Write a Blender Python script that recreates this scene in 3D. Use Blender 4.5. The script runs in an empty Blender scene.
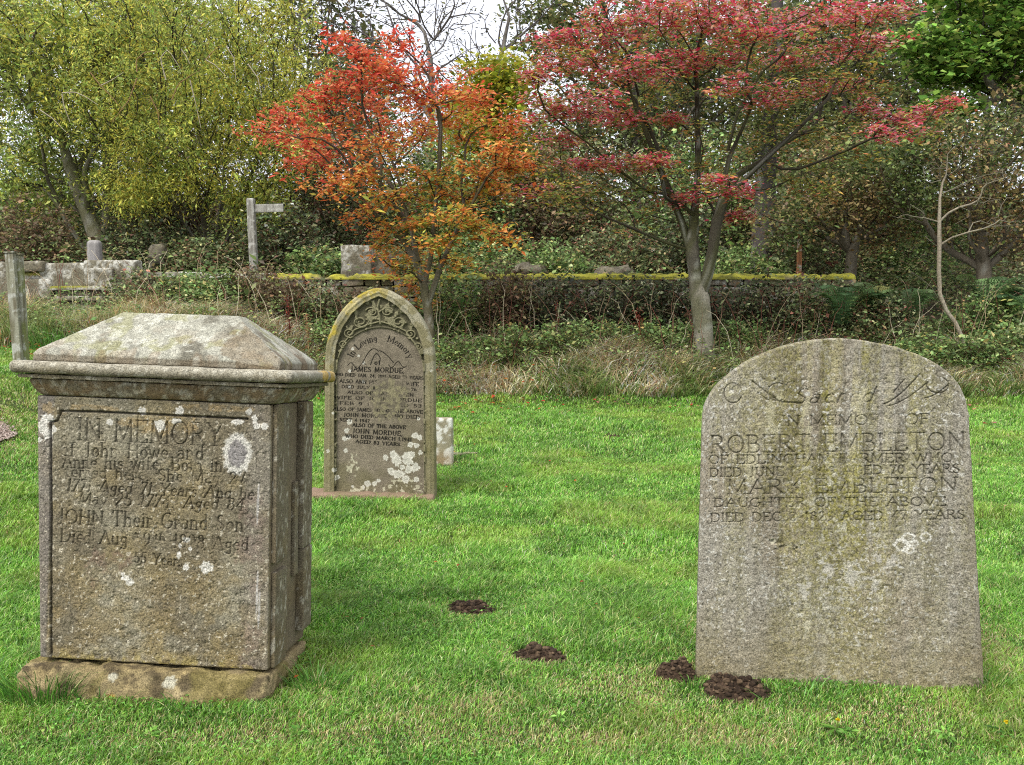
import bpy, math, random
import numpy as np
from mathutils import Matrix, Vector

SC = bpy.context.scene
COL = SC.collection
random.seed(7)
RNG = np.random.default_rng(11)
rad = math.radians

# ------------------------------------------------------------------ camera
CAM_H, FPX, YH = 1.40, 1000.0, 285.0
PITCH = math.atan((382.5 - YH) / FPX)
cam_d = bpy.data.cameras.new('camera'); cam = bpy.data.objects.new('camera', cam_d)
COL.objects.link(cam)
cam.location = (0, 0, CAM_H)
cam.rotation_euler = (math.pi / 2 - PITCH, 0, 0)
cam_d.sensor_width = 36.0
cam_d.lens = 36.0 * FPX / 1024.0
cam_d.clip_start = 0.05; cam_d.clip_end = 2000
SC.camera = cam
CP, SP = math.cos(PITCH), math.sin(PITCH)

def ray(px, py):
    a, b = (px - 512.0) / FPX, -(py - 382.5) / FPX
    return np.array([a, CP + b * SP, -SP + b * CP])

def at(px, py, Y):
    d = ray(px, py)
    return np.array([0, 0, CAM_H]) + d * (Y / d[1])

def at_arr(px, py, Y):
    a = (px - 512.0) / FPX; b = -(py - 382.5) / FPX
    dy = CP + b * SP; dz = -SP + b * CP
    s = Y / dy
    return np.stack([a * s, np.broadcast_to(Y, s.shape) * 1.0, CAM_H + dz * s], -1)

def to_local(px, py, M):
    """where the ray through a pixel meets the local plane y = 0 of a stone"""
    Mi = M.inverted()
    o = Mi @ Vector((0, 0, CAM_H))
    d = (Mi.to_3x3() @ Vector(ray(px, py)))
    t = -o.y / d.y
    p = o + d * t
    return p.x, p.z

# ------------------------------------------------------------------ noise
_T = np.random.default_rng(3).random((32, 32, 32)).astype(np.float32)

def vnoise(x, y, z):
    xi, yi, zi = np.floor(x).astype(int), np.floor(y).astype(int), np.floor(z).astype(int)
    xf, yf, zf = x - xi, y - yi, z - zi
    xf = xf * xf * (3 - 2 * xf); yf = yf * yf * (3 - 2 * yf); zf = zf * zf * (3 - 2 * zf)
    a, b, c = xi & 31, yi & 31, zi & 31
    a1, b1, c1 = (a + 1) & 31, (b + 1) & 31, (c + 1) & 31
    T = _T
    v = (T[a, b, c] * (1 - xf) + T[a1, b, c] * xf) * (1 - yf) + (T[a, b1, c] * (1 - xf) + T[a1, b1, c] * xf) * yf
    w = (T[a, b, c1] * (1 - xf) + T[a1, b, c1] * xf) * (1 - yf) + (T[a, b1, c1] * (1 - xf) + T[a1, b1, c1] * xf) * yf
    return v * (1 - zf) + w * zf

def fbm(x, y, z, s, octv=4, seed=0.0, gain=0.5):
    x = np.asarray(x, float) * s + seed * 7.31; y = np.asarray(y, float) * s + seed * 3.77
    z = np.asarray(z, float) * s + seed * 5.13
    x, y, z = np.broadcast_arrays(x, y, z)
    t = 0; a = 1.0; n = 0
    for _ in range(octv):
        t = t + a * vnoise(x, y, z); n += a; a *= gain
        x = x * 2.03 + 11.3; y = y * 2.03 + 5.7; z = z * 2.03 + 9.1
    return t / n

def sstep(e0, e1, x):
    t = np.clip((x - e0) / (e1 - e0), 0, 1)
    return t * t * (3 - 2 * t)

def S(r, g, b):
    f = lambda c: (c / 255 / 12.92) if c / 255 <= 0.04045 else ((c / 255 + 0.055) / 1.055) ** 2.4
    return np.array([f(r), f(g), f(b)])

def mixc(a, b, t):
    t = np.asarray(t)[..., None]
    return a * (1 - t) + b * t

# ------------------------------------------------------------------ objects
def tag(o, label=None, cat=None, group=None, kind=None):
    if label: o['label'] = label
    if cat: o['category'] = cat
    if group: o['group'] = group
    if kind: o['kind'] = kind
    return o

def empty(name, M=None):
    o = bpy.data.objects.new(name, None); COL.objects.link(o)
    o.empty_display_size = 0.1
    if M is not None: o.matrix_world = M
    return o

def mesh_np(name, V, faces, mat=None, col=None, parent=None, smooth=False, mats=None, midx=None):
    """V (n,3); faces: list of int arrays (m,k)"""
    me = bpy.data.meshes.new(name)
    V = np.ascontiguousarray(V, np.float32)
    faces = [np.asarray(f, np.int32) for f in faces if len(f)]
    me.vertices.add(len(V)); me.vertices.foreach_set('co', V.ravel())
    nl = sum(f.size for f in faces); nf = sum(len(f) for f in faces)
    me.loops.add(nl); me.polygons.add(nf)
    me.loops.foreach_set('vertex_index', np.concatenate([f.ravel() for f in faces]))
    tot = np.concatenate([np.full(len(f), f.shape[1], np.int32) for f in faces])
    st = np.zeros(nf, np.int32); st[1:] = np.cumsum(tot)[:-1]
    me.polygons.foreach_set('loop_start', st)
    me.polygons.foreach_set('loop_total', tot)
    if smooth: me.polygons.foreach_set('use_smooth', np.ones(nf, bool))
    me.update(calc_edges=True)
    if col is not None:
        c = np.ones((len(V), 4), np.float32); c[:, :3] = np.clip(col, 0, 1)
        at_ = me.color_attributes.new('Col', 'FLOAT_COLOR', 'POINT')
        at_.data.foreach_set('color', c.ravel())
    if mat: me.materials.append(mat)
    if mats:
        for m in mats: me.materials.append(m)
        me.polygons.foreach_set('material_index', midx)
    o = bpy.data.objects.new(name, me); COL.objects.link(o)
    if parent: o.parent = parent
    return o

class MB:
    """collects pieces into one mesh"""
    def __init__(s): s.V = []; s.F = {}; s.C = []; s.n = 0
    def add(s, V, faces, col=None):
        V = np.asarray(V, float)
        for f in faces:
            f = np.asarray(f, np.int64)
            if len(f): s.F.setdefault(f.shape[1], []).append(f + s.n)
        s.V.append(V)
        if col is None: col = (0.5, 0.5, 0.5)
        s.C.append(np.broadcast_to(np.asarray(col, float), V.shape))
        s.n += len(V)
    def build(s, name, mat, parent=None, smooth=False):
        F = [np.concatenate(v) for v in s.F.values()]
        return mesh_np(name, np.concatenate(s.V), F, mat, np.concatenate(s.C), parent, smooth)

def grid_faces(nr, nc, off=0, flip=False):
    i = np.arange(nr - 1)[:, None] * nc + np.arange(nc - 1)[None]
    f = np.stack([i, i + 1, i + nc + 1, i + nc], -1).reshape(-1, 4) + off
    return f[:, ::-1] if flip else f

def rbox(W, D, H, res=0.02, r=0.01, front_res=None, c=(0, 0, 0)):
    """rounded box, x:[-W/2,W/2] y:[0,D] z:[0,H]; returns V,F, and slice of the front (y=0) face + its grid shape"""
    Vs, Fs, n = [], [], 0; info = None
    lo = np.array([-W / 2, 0, 0.]); hi = np.array([W / 2, D, H])
    def lin(a, b, rs): return np.linspace(a, b, max(2, int(round((b - a) / rs)) + 1))
    for ax, side in ((1, 0), (1, 1), (0, 0), (0, 1), (2, 0), (2, 1)):
        rs = front_res if (front_res and ax == 1 and side == 0) else res
        u_ax, v_ax = [(1, 2), (0, 2), (0, 1)][ax]
        u = lin(lo[u_ax], hi[u_ax], rs); v = lin(lo[v_ax], hi[v_ax], rs)
        P = np.zeros((len(v), len(u), 3))
        P[..., u_ax] = u[None]; P[..., v_ax] = v[:, None]; P[..., ax] = (lo, hi)[side][ax]
        shape = P.shape[:2]
        P = P.reshape(-1, 3)
        q = np.clip(P, lo + r, hi - r); d = P - q
        L = np.linalg.norm(d, axis=1, keepdims=True)
        P = q + d / np.maximum(L, 1e-9) * np.minimum(L, r)
        flip = {(1, 0): False, (1, 1): True, (0, 0): True, (0, 1): False, (2, 0): True, (2, 1): False}[(ax, side)]
        if ax == 1 and side == 0: info = (n, n + len(P), shape, u, v)
        Vs.append(P); Fs.append(grid_faces(shape[0], shape[1], n, flip)); n += len(P)
    V = np.concatenate(Vs) + np.asarray(c, float)
    return V, [np.concatenate(Fs)], info

def frame(t):
    t = t / max(np.linalg.norm(t), 1e-9)
    a = np.array([0, 0, 1.]) if abs(t[2]) < 0.9 else np.array([1., 0, 0])
    u = np.cross(t, a); u /= np.linalg.norm(u)
    return u, np.cross(t, u)

def tube(mb, P, R, sides=6, col=(.2, .2, .2), rough=0.0, cap=True):
    P = np.asarray(P, float); R = np.asarray(R, float); n = len(P)
    T = np.gradient(P, axis=0)
    u, v = frame(T[0]); V = []
    ang = np.arange(sides) / sides * 2 * math.pi
    for k in range(n):
        t = T[k] / max(np.linalg.norm(T[k]), 1e-9)
        u = u - t * np.dot(u, t); u /= max(np.linalg.norm(u), 1e-9); v = np.cross(t, u)
        V.append(P[k] + R[k] * (np.cos(ang)[:, None] * u + np.sin(ang)[:, None] * v))
    V = np.concatenate(V)
    i = np.arange(n - 1)[:, None] * sides; j = np.arange(sides)[None]; j1 = (j + 1) % sides
    F = np.stack([i + j, i + j1, i + sides + j1, i + sides + j], -1).reshape(-1, 4)
    if rough:
        nn = fbm(V[:, 0], V[:, 1], V[:, 2], 25, 3) - 0.5
        c = np.repeat(P, sides, 0)
        V = c + (V - c) * (1 + rough * nn)[:, None]
    if callable(col): cc = col(V, np.repeat(R, sides))
    else: cc = np.asarray(col)
    fs = [F]
    if cap: fs.append(np.array([[ (n - 1) * sides + k for k in range(sides)]]))
    mb.add(V, fs, cc)

# ------------------------------------------------------------------ materials
def new_mat(name):
    m = bpy.data.materials.new(name); m.use_nodes = True
    nt = m.node_tree; nt.nodes.clear()
    return m, nt

def mat_stone(name, fine=260.0, bump=0.35, rough=0.9, speck=0.5):
    m, nt = new_mat(name); N = nt.nodes; L = nt.links
    out = N.new('ShaderNodeOutputMaterial'); b = N.new('ShaderNodeBsdfPrincipled')
    b.inputs['Roughness'].default_value = rough
    b.inputs['Specular IOR Level'].default_value = 0.25
    a = N.new('ShaderNodeAttribute'); a.attribute_name = 'Col'
    tc = N.new('ShaderNodeTexCoord')
    n1 = N.new('ShaderNodeTexNoise'); n1.inputs['Scale'].default_value = fine; n1.inputs['Detail'].default_value = 3
    n2 = N.new('ShaderNodeTexNoise'); n2.inputs['Scale'].default_value = fine * 0.3; n2.inputs['Detail'].default_value = 5
    L.new(tc.outputs['Object'], n1.inputs['Vector']); L.new(tc.outputs['Object'], n2.inputs['Vector'])
    mr = N.new('ShaderNodeMapRange'); mr.inputs['From Min'].default_value = 0.3; mr.inputs['From Max'].default_value = 0.7
    mr.inputs['To Min'].default_value = 1 - speck; mr.inputs['To Max'].default_value = 1 + speck
    L.new(n1.outputs['Fac'], mr.inputs['Value'])
    mx = N.new('ShaderNodeVectorMath'); mx.operation = 'MULTIPLY'
    L.new(a.outputs['Color'], mx.inputs[0]); L.new(mr.outputs['Result'], mx.inputs[1])
    L.new(mx.outputs['Vector'], b.inputs['Base Color'])
    ad = N.new('ShaderNodeMath'); ad.operation = 'ADD'
    L.new(n1.outputs['Fac'], ad.inputs[0]); L.new(n2.outputs['Fac'], ad.inputs[1])
    bp = N.new('ShaderNodeBump'); bp.inputs['Strength'].default_value = bump; bp.inputs['Distance'].default_value = 0.004
    L.new(ad.outputs['Value'], bp.inputs['Height']); L.new(bp.outputs['Normal'], b.inputs['Normal'])
    L.new(b.outputs['BSDF'], out.inputs['Surface'])
    return m

def mat_leaf(name, trans=0.40, rough=0.55, spec=0.3):
    m, nt = new_mat(name); N = nt.nodes; L = nt.links
    out = N.new('ShaderNodeOutputMaterial'); b = N.new('ShaderNodeBsdfPrincipled')
    b.inputs['Roughness'].default_value = rough; b.inputs['Specular IOR Level'].default_value = spec
    a = N.new('ShaderNodeAttribute'); a.attribute_name = 'Col'
    L.new(a.outputs['Color'], b.inputs['Base Color'])
    t = N.new('ShaderNodeBsdfTranslucent'); L.new(a.outputs['Color'], t.inputs['Color'])
    mx = N.new('ShaderNodeMixShader'); mx.inputs['Fac'].default_value = trans
    L.new(b.outputs['BSDF'], mx.inputs[1]); L.new(t.outputs['BSDF'], mx.inputs[2])
    L.new(mx.outputs['Shader'], out.inputs['Surface'])
    return m

M_STONE = mat_stone('weathered sandstone', fine=230, bump=.5, speck=.6)
M_STONE_FAR = mat_stone('lichened rubble stone', fine=60, bump=0.5, speck=0.45)
M_BARK = mat_stone('bark', fine=70, bump=0.6, speck=0.4)
M_WOOD = mat_stone('weathered wood', fine=90, bump=0.3, speck=0.3)
M_SOIL = mat_stone('soil', fine=120, bump=0.8, speck=0.5, rough=1.0)
M_LEAF = mat_leaf('leaf')
M_GRASS = mat_leaf('grass blade', trans=0.28, rough=0.38, spec=0.4)

# ------------------------------------------------------------------ ground height
def gz(x, y):
    x = np.asarray(x, float); y = np.asarray(y, float)
    z = 0.035 * (fbm(x, y, 0, 0.8, 3, 2) - 0.5) * sstep(2, 5, y) - .032 * (1 - sstep(5, 9, y))
    z = z + 0.62 * sstep(1.6, 5.0, -x) * sstep(3.6, 9.5, y)
    z = z + 0.52 * sstep(11.3, 12.9, y + 0.25 * np.sin(x * 1.3)) * (1 - 0.55 * sstep(3.5, 5.5, -x))
    z = z + 0.35 * sstep(13.8, 15.5, y) + np.maximum(y - 15, 0) * 0.11 * (1 - sstep(60, 90, y)) + 7 * sstep(60, 90, y)
    return z

def gpoint(px, py):
    """where a pixel's ray meets the ground"""
    d = ray(px, py); lo, hi = 1.0, 60.0
    o = np.array([0, 0, CAM_H])
    t = 1.0
    while t < 60:
        p = o + d * t
        if p[2] < gz(p[0], p[1]): break
        t += 0.01
    return o + d * t
DEBUG = False
# ================================================================== lettering
def arc(cx, cy, rx, ry, a0, a1, n=9):
    t = np.radians(np.linspace(a0, a1, n))
    return [(cx + rx * math.cos(a), cy + ry * math.sin(a)) for a in t]
X_ = 0.6
GL = {
 'A': (.78, [[(.02, 0), (.39, 1), (.76, 0)], [(.16, .36), (.62, .36)]]),
 'B': (.66, [[(.1, 0), (.1, 1)], [(.1, 1)] + arc(.32, .76, .22, .24, 90, -90) + [(.1, .52)], [(.32, .52)] + arc(.36, .26, .26, .26, 90, -90) + [(.1, 0)]]),
 'C': (.74, [arc(.42, .5, .38, .5, 50, 310, 14)]),
 'D': (.78, [[(.1, 0), (.1, 1)], [(.1, 1)] + arc(.32, .5, .4, .5, 90, -90, 12) + [(.1, 0)]]),
 'E': (.62, [[(.1, 0), (.1, 1)], [(.1, 1), (.58, 1), (.58, .88)], [(.1, .52), (.46, .52)], [(.1, 0), (.6, 0), (.6, .14)]]),
 'F': (.58, [[(.1, 0), (.1, 1)], [(.1, 1), (.56, 1), (.56, .86)], [(.1, .52), (.44, .52)]]),
 'G': (.78, [arc(.42, .5, .38, .5, 50, 320, 14) + [(.72, .45)], [(.55, .45), (.8, .45)]]),
 'H': (.78, [[(.1, 0), (.1, 1)], [(.68, 0), (.68, 1)], [(.1, .52), (.68, .52)]]),
 'I': (.24, [[(.12, 0), (.12, 1)]]),
 'J': (.42, [[(.28, 1), (.28, .1)] + arc(.12, .1, .16, .2, 0, -110, 6)]),
 'K': (.7, [[(.1, 0), (.1, 1)], [(.62, 1), (.12, .42)], [(.28, .58), (.68, 0)]]),
 'L': (.6, [[(.1, 0), (.1, 1)], [(.1, 0), (.58, 0), (.58, .16)]]),
 'M': (.92, [[(.08, 0), (.12, 1), (.46, .1), (.8, 1), (.84, 0)]]),
 'N': (.8, [[(.1, 0), (.1, 1), (.7, 0), (.7, 1)]]),
 'O': (.82, [arc(.41, .5, .37, .5, 0, 360, 18)]),
 'P': (.62, [[(.1, 0), (.1, 1)], [(.1, 1)] + arc(.32, .74, .24, .26, 90, -90) + [(.1, .48)]]),
 'Q': (.82, [arc(.41, .5, .37, .5, 0, 360, 18), [(.5, .2), (.8, -.15)]]),
 'R': (.7, [[(.1, 0), (.1, 1)], [(.1, 1)] + arc(.32, .75, .24, .25, 90, -90) + [(.1, .5)], [(.3, .5), (.68, 0)]]),
 'S': (.56, [arc(.28, .75, .21, .25, 40, 200, 8) + [(.28, .5)] + arc(.28, .25, .23, .25, 40, -150, 9)]),
 'T': (.7, [[(.35, 0), (.35, 1)], [(.02, .86), (.04, 1), (.66, 1), (.68, .86)]]),
 'U': (.76, [[(.1, 1), (.1, .3)] + arc(.38, .3, .28, .3, 180, 360, 9) + [(.66, 1)]]),
 'V': (.76, [[(.02, 1), (.38, 0), (.74, 1)]]),
 'W': (1.06, [[(.02, 1), (.29, 0), (.53, .9), (.77, 0), (1.04, 1)]]),
 'X': (.7, [[(.02, 0), (.68, 1)], [(.02, 1), (.68, 0)]]),
 'Y': (.72, [[(.02, 1), (.36, .48), (.7, 1)], [(.36, .48), (.36, 0)]]),
 'Z': (.66, [[(.04, 1), (.6, 1), (.04, 0), (.62, 0)]]),
 'a': (.5, [arc(.24, .46, .17, .15, 150, 0, 6) + [(.41, .06), (.48, 0)], arc(.22, .19, .18, .19, 20, 340, 10)]),
 'b': (.52, [[(.08, 1), (.08, .02)], arc(.26, .3, .2, .3, 0, 360, 12)]),
 'c': (.44, [arc(.25, .3, .2, .3, 50, 310, 10)]),
 'd': (.52, [[(.44, 1), (.44, 0)], arc(.25, .3, .2, .3, 0, 360, 12)]),
 'e': (.46, [[(.06, .32), (.42, .32)] + arc(.25, .3, .19, .3, 5, 310, 12)]),
 'f': (.34, [arc(.28, .84, .14, .16, 60, 180, 5) + [(.14, 0)], [(0, .6), (.3, .6)]]),
 'g': (.5, [arc(.23, .36, .17, .22, 0, 360, 10), [(.42, .58), (.42, -.1)] + arc(.24, -.12, .18, .18, 0, -150, 7)]),
 'h': (.54, [[(.08, 1), (.08, 0)], arc(.27, .36, .18, .24, 170, 0, 7) + [(.45, 0)]]),
 'i': (.22, [[(.11, .6), (.11, 0)], [(.1, .82), (.12, .88)]]),
 'l': (.22, [[(.11, 1), (.11, 0)]]),
 'm': (.82, [[(.08, .6), (.08, 0)], arc(.24, .38, .16, .22, 170, 0, 6) + [(.4, 0)], arc(.57, .38, .16, .22, 170, 0, 6) + [(.73, 0)]]),
 'n': (.54, [[(.08, .6), (.08, 0)], arc(.27, .36, .18, .24, 170, 0, 7) + [(.45, 0)]]),
 'o': (.5, [arc(.25, .3, .2, .3, 0, 360, 12)]),
 'r': (.36, [[(.08, .6), (.08, 0)], arc(.24, .38, .15, .2, 170, 50, 5)]),
 's': (.4, [arc(.2, .44, .14, .15, 40, 230, 7) + arc(.2, .16, .15, .16, 60, -150, 7)]),
 't': (.32, [[(.14, .85), (.14, .1), (.28, .02)], [(0, .6), (.3, .6)]]),
 'u': (.54, [[(.08, .6), (.08, .2)] + arc(.26, .2, .18, .2, 190, 350, 6), [(.45, .6), (.45, 0)]]),
 'v': (.48, [[(.02, .6), (.24, 0), (.46, .6)]]),
 'w': (.7, [[(.02, .6), (.18, 0), (.35, .55), (.52, 0), (.68, .6)]]),
 'y': (.48, [[(.04, .6), (.24, .02)], [(.46, .6), (.16, -.3), (.02, -.32)]]),
 '0': (.56, [arc(.28, .5, .22, .5, 0, 360, 14)]), '1': (.3, [[(.06, .85), (.16, 1), (.16, 0)]]),
 '2': (.56, [arc(.27, .76, .2, .24, 170, -30, 8) + [(.04, .02), (.52, .02)]]),
 '3': (.52, [arc(.24, .76, .19, .24, 150, -80, 8) + arc(.25, .26, .22, .27, 80, -150, 9)]),
 '4': (.58, [[(.42, 0), (.42, 1), (.04, .3), (.56, .3)]]),
 '5': (.52, [[(.46, 1), (.12, 1), (.1, .58)] + arc(.25, .3, .22, .3, 110, -150, 9)]),
 '6': (.54, [arc(.36, .6, .28, .4, 100, 190, 6) + arc(.28, .28, .21, .28, 170, -190, 12)]),
 '7': (.5, [[(.04, .88), (.06, 1), (.48, 1), (.16, 0)]]),
 '8': (.54, [arc(.27, .76, .17, .23, 0, 360, 12), arc(.27, .27, .22, .27, 0, 360, 12)]),
 '9': (.54, [arc(.27, .72, .2, .27, 0, 360, 12), [(.47, .72), (.4, .2), (.14, -.02)]]),
 '.': (.22, [[(.09, .0), (.12, .04)]]), ',': (.22, [[(.12, .06), (.06, -.16)]]), '-': (.5, [[(.08, .4), (.4, .4)]]),
 ' ': (.42, []),
}

def text_segments(txt, p0, p1, h, slant=0.0, serif=True, gap=0.12, arcpath=None):
    """strokes of a line of text laid from p0 to p1 (baseline), cap height h; returns (x0,z0,x1,z1,weight)"""
    tot = sum(GL[c][0] + gap for c in txt) - gap
    p0 = np.array(p0); p1 = np.array(p1); d = p1 - p0; L = np.linalg.norm(d); e = d / L; nrm = np.array([-e[1], e[0]])
    sx = L / tot; out = []; cur = 0
    for ch in txt:
        w, st = GL[ch]
        for pl in st:
            pts = [(cur + x, y) for x, y in pl]
            lines = list(zip(pts[:-1], pts[1:]))
            if serif and len(pl) >= 2:
                for k, nb in ((0, 1), (-1, -2)):
                    x, y = pl[k]; x2, y2 = pl[nb]
                    if y in (0, 1) or (ch.islower() and abs(y - X_) < 1e-6):
                        if abs(y2 - y) > 0.25 and ch not in 'J':
                            a = 0.1 if y != X_ else 0.06
                            lines.append(((cur + x - a, y), (cur + x + a, y)))
            for (xa, ya), (xb, yb) in lines:
                dx, dy = (xb - xa) * sx, (yb - ya) * h
                wt = 0.5 + 0.5 * abs(dy) / (math.hypot(dx, dy) + 1e-9)
                if dy * dx > 0 and abs(dx) > 0.25 * abs(dy): wt *= 0.75
                q = []
                for (x, y) in ((xa, ya), (xb, yb)):
                    xx, yy = x * sx + slant * y * h, y * h
                    if arcpath: q += list(arcpath(xx / L, yy))
                    else: q += list(p0 + e * xx + nrm * yy)
                out.append(q + [wt])
        cur += w + gap
    return out

def carve(Xg, Zg, segs, width):
    """0..1 groove profile of strokes over a (rows, cols) grid"""
    D = np.zeros_like(Xg)
    xmin, xmax = Xg.min(0), Xg.max(0)
    for x0, z0, x1, z1, wt in segs:
        hw = width * wt * 0.5 + 1e-5; pad = hw + 0.002
        cs = np.nonzero((xmax > min(x0, x1) - pad) & (xmin < max(x0, x1) + pad))[0]
        if not len(cs): continue
        c0, c1 = cs[0], cs[-1] + 1
        Zs = Zg[:, c0:c1]; m = Zs.shape[1] // 2
        rs = np.nonzero((Zs.max(1) > min(z0, z1) - pad) & (Zs.min(1) < max(z0, z1) + pad))[0]
        if not len(rs): continue
        r0, r1 = rs[0], rs[-1] + 1
        X = Xg[r0:r1, c0:c1]; Z = Zg[r0:r1, c0:c1]
        dx, dz = x1 - x0, z1 - z0; L2 = dx * dx + dz * dz + 1e-12
        t = np.clip(((X - x0) * dx + (Z - z0) * dz) / L2, 0, 1)
        d = np.hypot(X - x0 - t * dx, Z - z0 - t * dz)
        p = np.clip(1.25 - d / hw, 0, 1)
        D[r0:r1, c0:c1] = np.maximum(D[r0:r1, c0:c1], p)
    return D

def blobs(X, Z, spots, M, seed=0, edge=0.35, ratio=1.0):
    """lichen rosettes at photo positions: list of (px, py, r_px[, ry_px]); returns mask 0..1 and a rim measure"""
    m = np.zeros_like(X); rim = np.zeros_like(X)
    for k, s in enumerate(spots):
        cx, cz = to_local(s[0], s[1], M); ex, ez = to_local(s[0] + s[2], s[1], M)
        fx, fz = to_local(s[0], s[1] - (s[3] if len(s) > 3 else s[2]), M)
        rx = abs(ex - cx); rz = abs(fz - cz)
        sel = (np.abs(X - cx) < rx * 1.6) & (np.abs(Z - cz) < rz * 1.6)
        if not sel.any(): continue
        x = X[sel]; z = Z[sel]
        a = np.arctan2(z - cz, x - cx)
        wob = 1 + edge * (fbm(np.cos(a) * 1.6 + k, np.sin(a) * 1.6, k * 1.7 + seed, 1.3, 3) - 0.5) * 2 + .5 * edge * (fbm(np.cos(a) * 3, np.sin(a) * 3, k * 2.7, 2.6, 2) - .5) * 2
        d = np.hypot((x - cx) / rx, (z - cz) / rz) / wob
        d = d + .28 * (fbm(x, .3, z, 230, 2, seed + 3) - .5)
        v = (1 - sstep(0.80, 1.0, d)) * (.78 + .3 * fbm(x, .1, z, 150, 2, seed + 5))
        m[sel] = np.maximum(m[sel], v)
        rim[sel] = np.maximum(rim[sel], np.where(d < 1, sstep(0.4, 0.85, d), 0))
    return m, rim

# ================================================================== slab with an arched head
def slab(name, M, bl, br, sl, sr, arch, T, ncol, nrow, relief, colour, parent=None, bury=0.12, bev=0.012, chip=0.004):
    Lb, Rb, Ls, Rs = [to_local(*p, M) for p in (bl, br, sl, sr)]
    zs = (Ls[1] + Rs[1]) / 2; zb = (Lb[1] + Rb[1]) / 2
    def lr(z):
        t = (z - zb) / (zs - zb)
        return Lb[0] + (Ls[0] - Lb[0]) * t, Rb[0] + (Rs[0] - Rb[0]) * t
    ap = np.array(arch, float); kk = np.linspace(0, len(ap) - 1, 90); i0 = np.clip(kk.astype(int), 0, len(ap) - 2); ff = (kk - i0)[:, None]
    pm = ap[np.maximum(i0 - 1, 0)]; p0_ = ap[i0]; p1_ = ap[i0 + 1]; p2_ = ap[np.minimum(i0 + 2, len(ap) - 1)]
    arch = .5 * (2 * p0_ + (p1_ - pm) * ff + (2 * pm - 5 * p0_ + 4 * p1_ - p2_) * ff ** 2 + (3 * p0_ - pm - 3 * p1_ + p2_) * ff ** 3)
    A = np.array([to_local(*p, M) for p in arch])
    l, r = lr(A[:, 1]); ua = (A[:, 0] - (l + r) / 2) / ((r - l) / 2)
    ua[0], ua[-1] = -1, 1
    o = np.argsort(ua); ua, za = ua[o], A[o, 1]
    s = np.linspace(-1, 1, ncol); u = 0.6 * s + 0.4 * np.sin(s * math.pi / 2)
    top = np.interp(u, ua, za)
    k = np.ones(5) / 5; tp = np.pad(top, 2, mode='edge'); top = np.convolve(tp, k, 'valid')
    z0 = zb - bury
    t = np.linspace(0, 1, nrow)[:, None]
    Z = z0 + t * (top - z0)[None]
    l, r = lr(Z); X = (l + r) / 2 + u[None] * (r - l) / 2
    edge = np.minimum(1, np.minimum.reduce([(1 - np.abs(u))[None] * 40 + 0 * Z, (top[None] - Z) * 60 + 0.0]))
    edge = np.clip(edge, 0, 1)
    dep, C = relief(X, Z), None
    C = colour(X, Z)
    Y = dep * edge + bev * 0
    V = np.stack([X, Y, Z], -1).reshape(-1, 3)
    F = [grid_faces(nrow, ncol)]
    # perimeter: up the left side, along the top, down the right side
    idx = np.concatenate([np.arange(nrow) * ncol, (nrow - 1) * ncol + np.arange(1, ncol), (np.arange(nrow - 1)[::-1]) * ncol + ncol - 1])
    P = V[idx]; n = len(P)
    tg = np.gradient(P[:, [0, 2]], axis=0); nr = np.stack([-tg[:, 1], tg[:, 0]], 1); nr /= np.linalg.norm(nr, axis=1, keepdims=True) + 1e-9
    k = np.ones(7) / 7
    nr = np.stack([np.convolve(np.pad(nr[:, i], 3, mode='edge'), k, 'valid') for i in (0, 1)], 1)
    mb_V = [V]; CC = [C.reshape(-1, 3)]; off = len(V); prev = idx; faces = []
    prof = [(0.55, 0.12), (0.85, 0.4), (1.0, 1.0)] + [(1.0, None)] * 3 + [(0.6, -1)]
    ys = [bev * 0.15, bev * 0.5, bev, T * 0.35, T * 0.65, T - bev, T]
    for (a, _), y in zip(prof, ys):
        q = np.zeros((n, 3)); q[:, [0, 2]] = P[:, [0, 2]] + nr * bev * a
        q[:, 1] = y + P[:, 1] * 0
        nz = fbm(q[:, 0], q[:, 1], q[:, 2], 30, 3) - 0.5
        q[:, [0, 2]] += nr * (nz * chip)[:, None]
        mb_V.append(q)
        cc = colour(q[:, 0] * 1.0, q[:, 2] + 0 * y)
        CC.append(cc * 1.0)
        i = np.arange(n - 1); cur = off + np.arange(n)
        faces.append(np.stack([prev[i], cur[i], cur[i + 1], prev[i + 1]], 1)[:, ::-1])
        prev = cur; off += n
    F.append(np.concatenate(faces))
    ng = prev[None].copy()
    c = np.array([[0, T, (zs + z0) / 2]]); mb_V.append(c); CC.append(np.array([[.2, .2, .16]]))
    i = np.arange(n)
    F.append(np.stack([prev[i], prev[(i + 1) % n], np.full(n, off)], 1)[:, ::-1])
    o = mesh_np(name, np.concatenate(mb_V), F, M_STONE, np.concatenate(CC), parent, smooth=True)
    if parent is None: o.matrix_world = M
    return o

def spect(X, Z, seed, s=1.0):
    """fine mottling of old stone, three scales"""
    a = fbm(X, 0.0, Z, 6 * s, 3, seed); b = fbm(X, 0.3, Z, 40 * s, 3, seed + 1); c = fbm(X, 0.7, Z, 230 * s, 2, seed + 2)
    return a, b, c

# ================================================================== right headstone
MR = Matrix.Translation(Vector(at(841, 688, 3.47))) @ Matrix.Rotation(rad(-9.0), 4, 'Z') @ Matrix.Rotation(rad(-3.0), 4, 'X') @ Matrix.Rotation(rad(0.8), 4, 'Y')
def line(M, txt, x0, y0, x1, y1, hpx, **k):
    a = to_local(x0, y0, M); b = to_local(x1, y1, M); c = to_local(x0, y0 - hpx, M)
    return text_segments(txt, a, b, math.hypot(c[0] - a[0], c[1] - a[1]), **k)
def poly(M, pts, wt=1.0):
    q = [to_local(x, y, M) for x, y in pts]
    return [[*q[i], *q[i + 1], wt] for i in range(len(q) - 1)]

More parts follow.
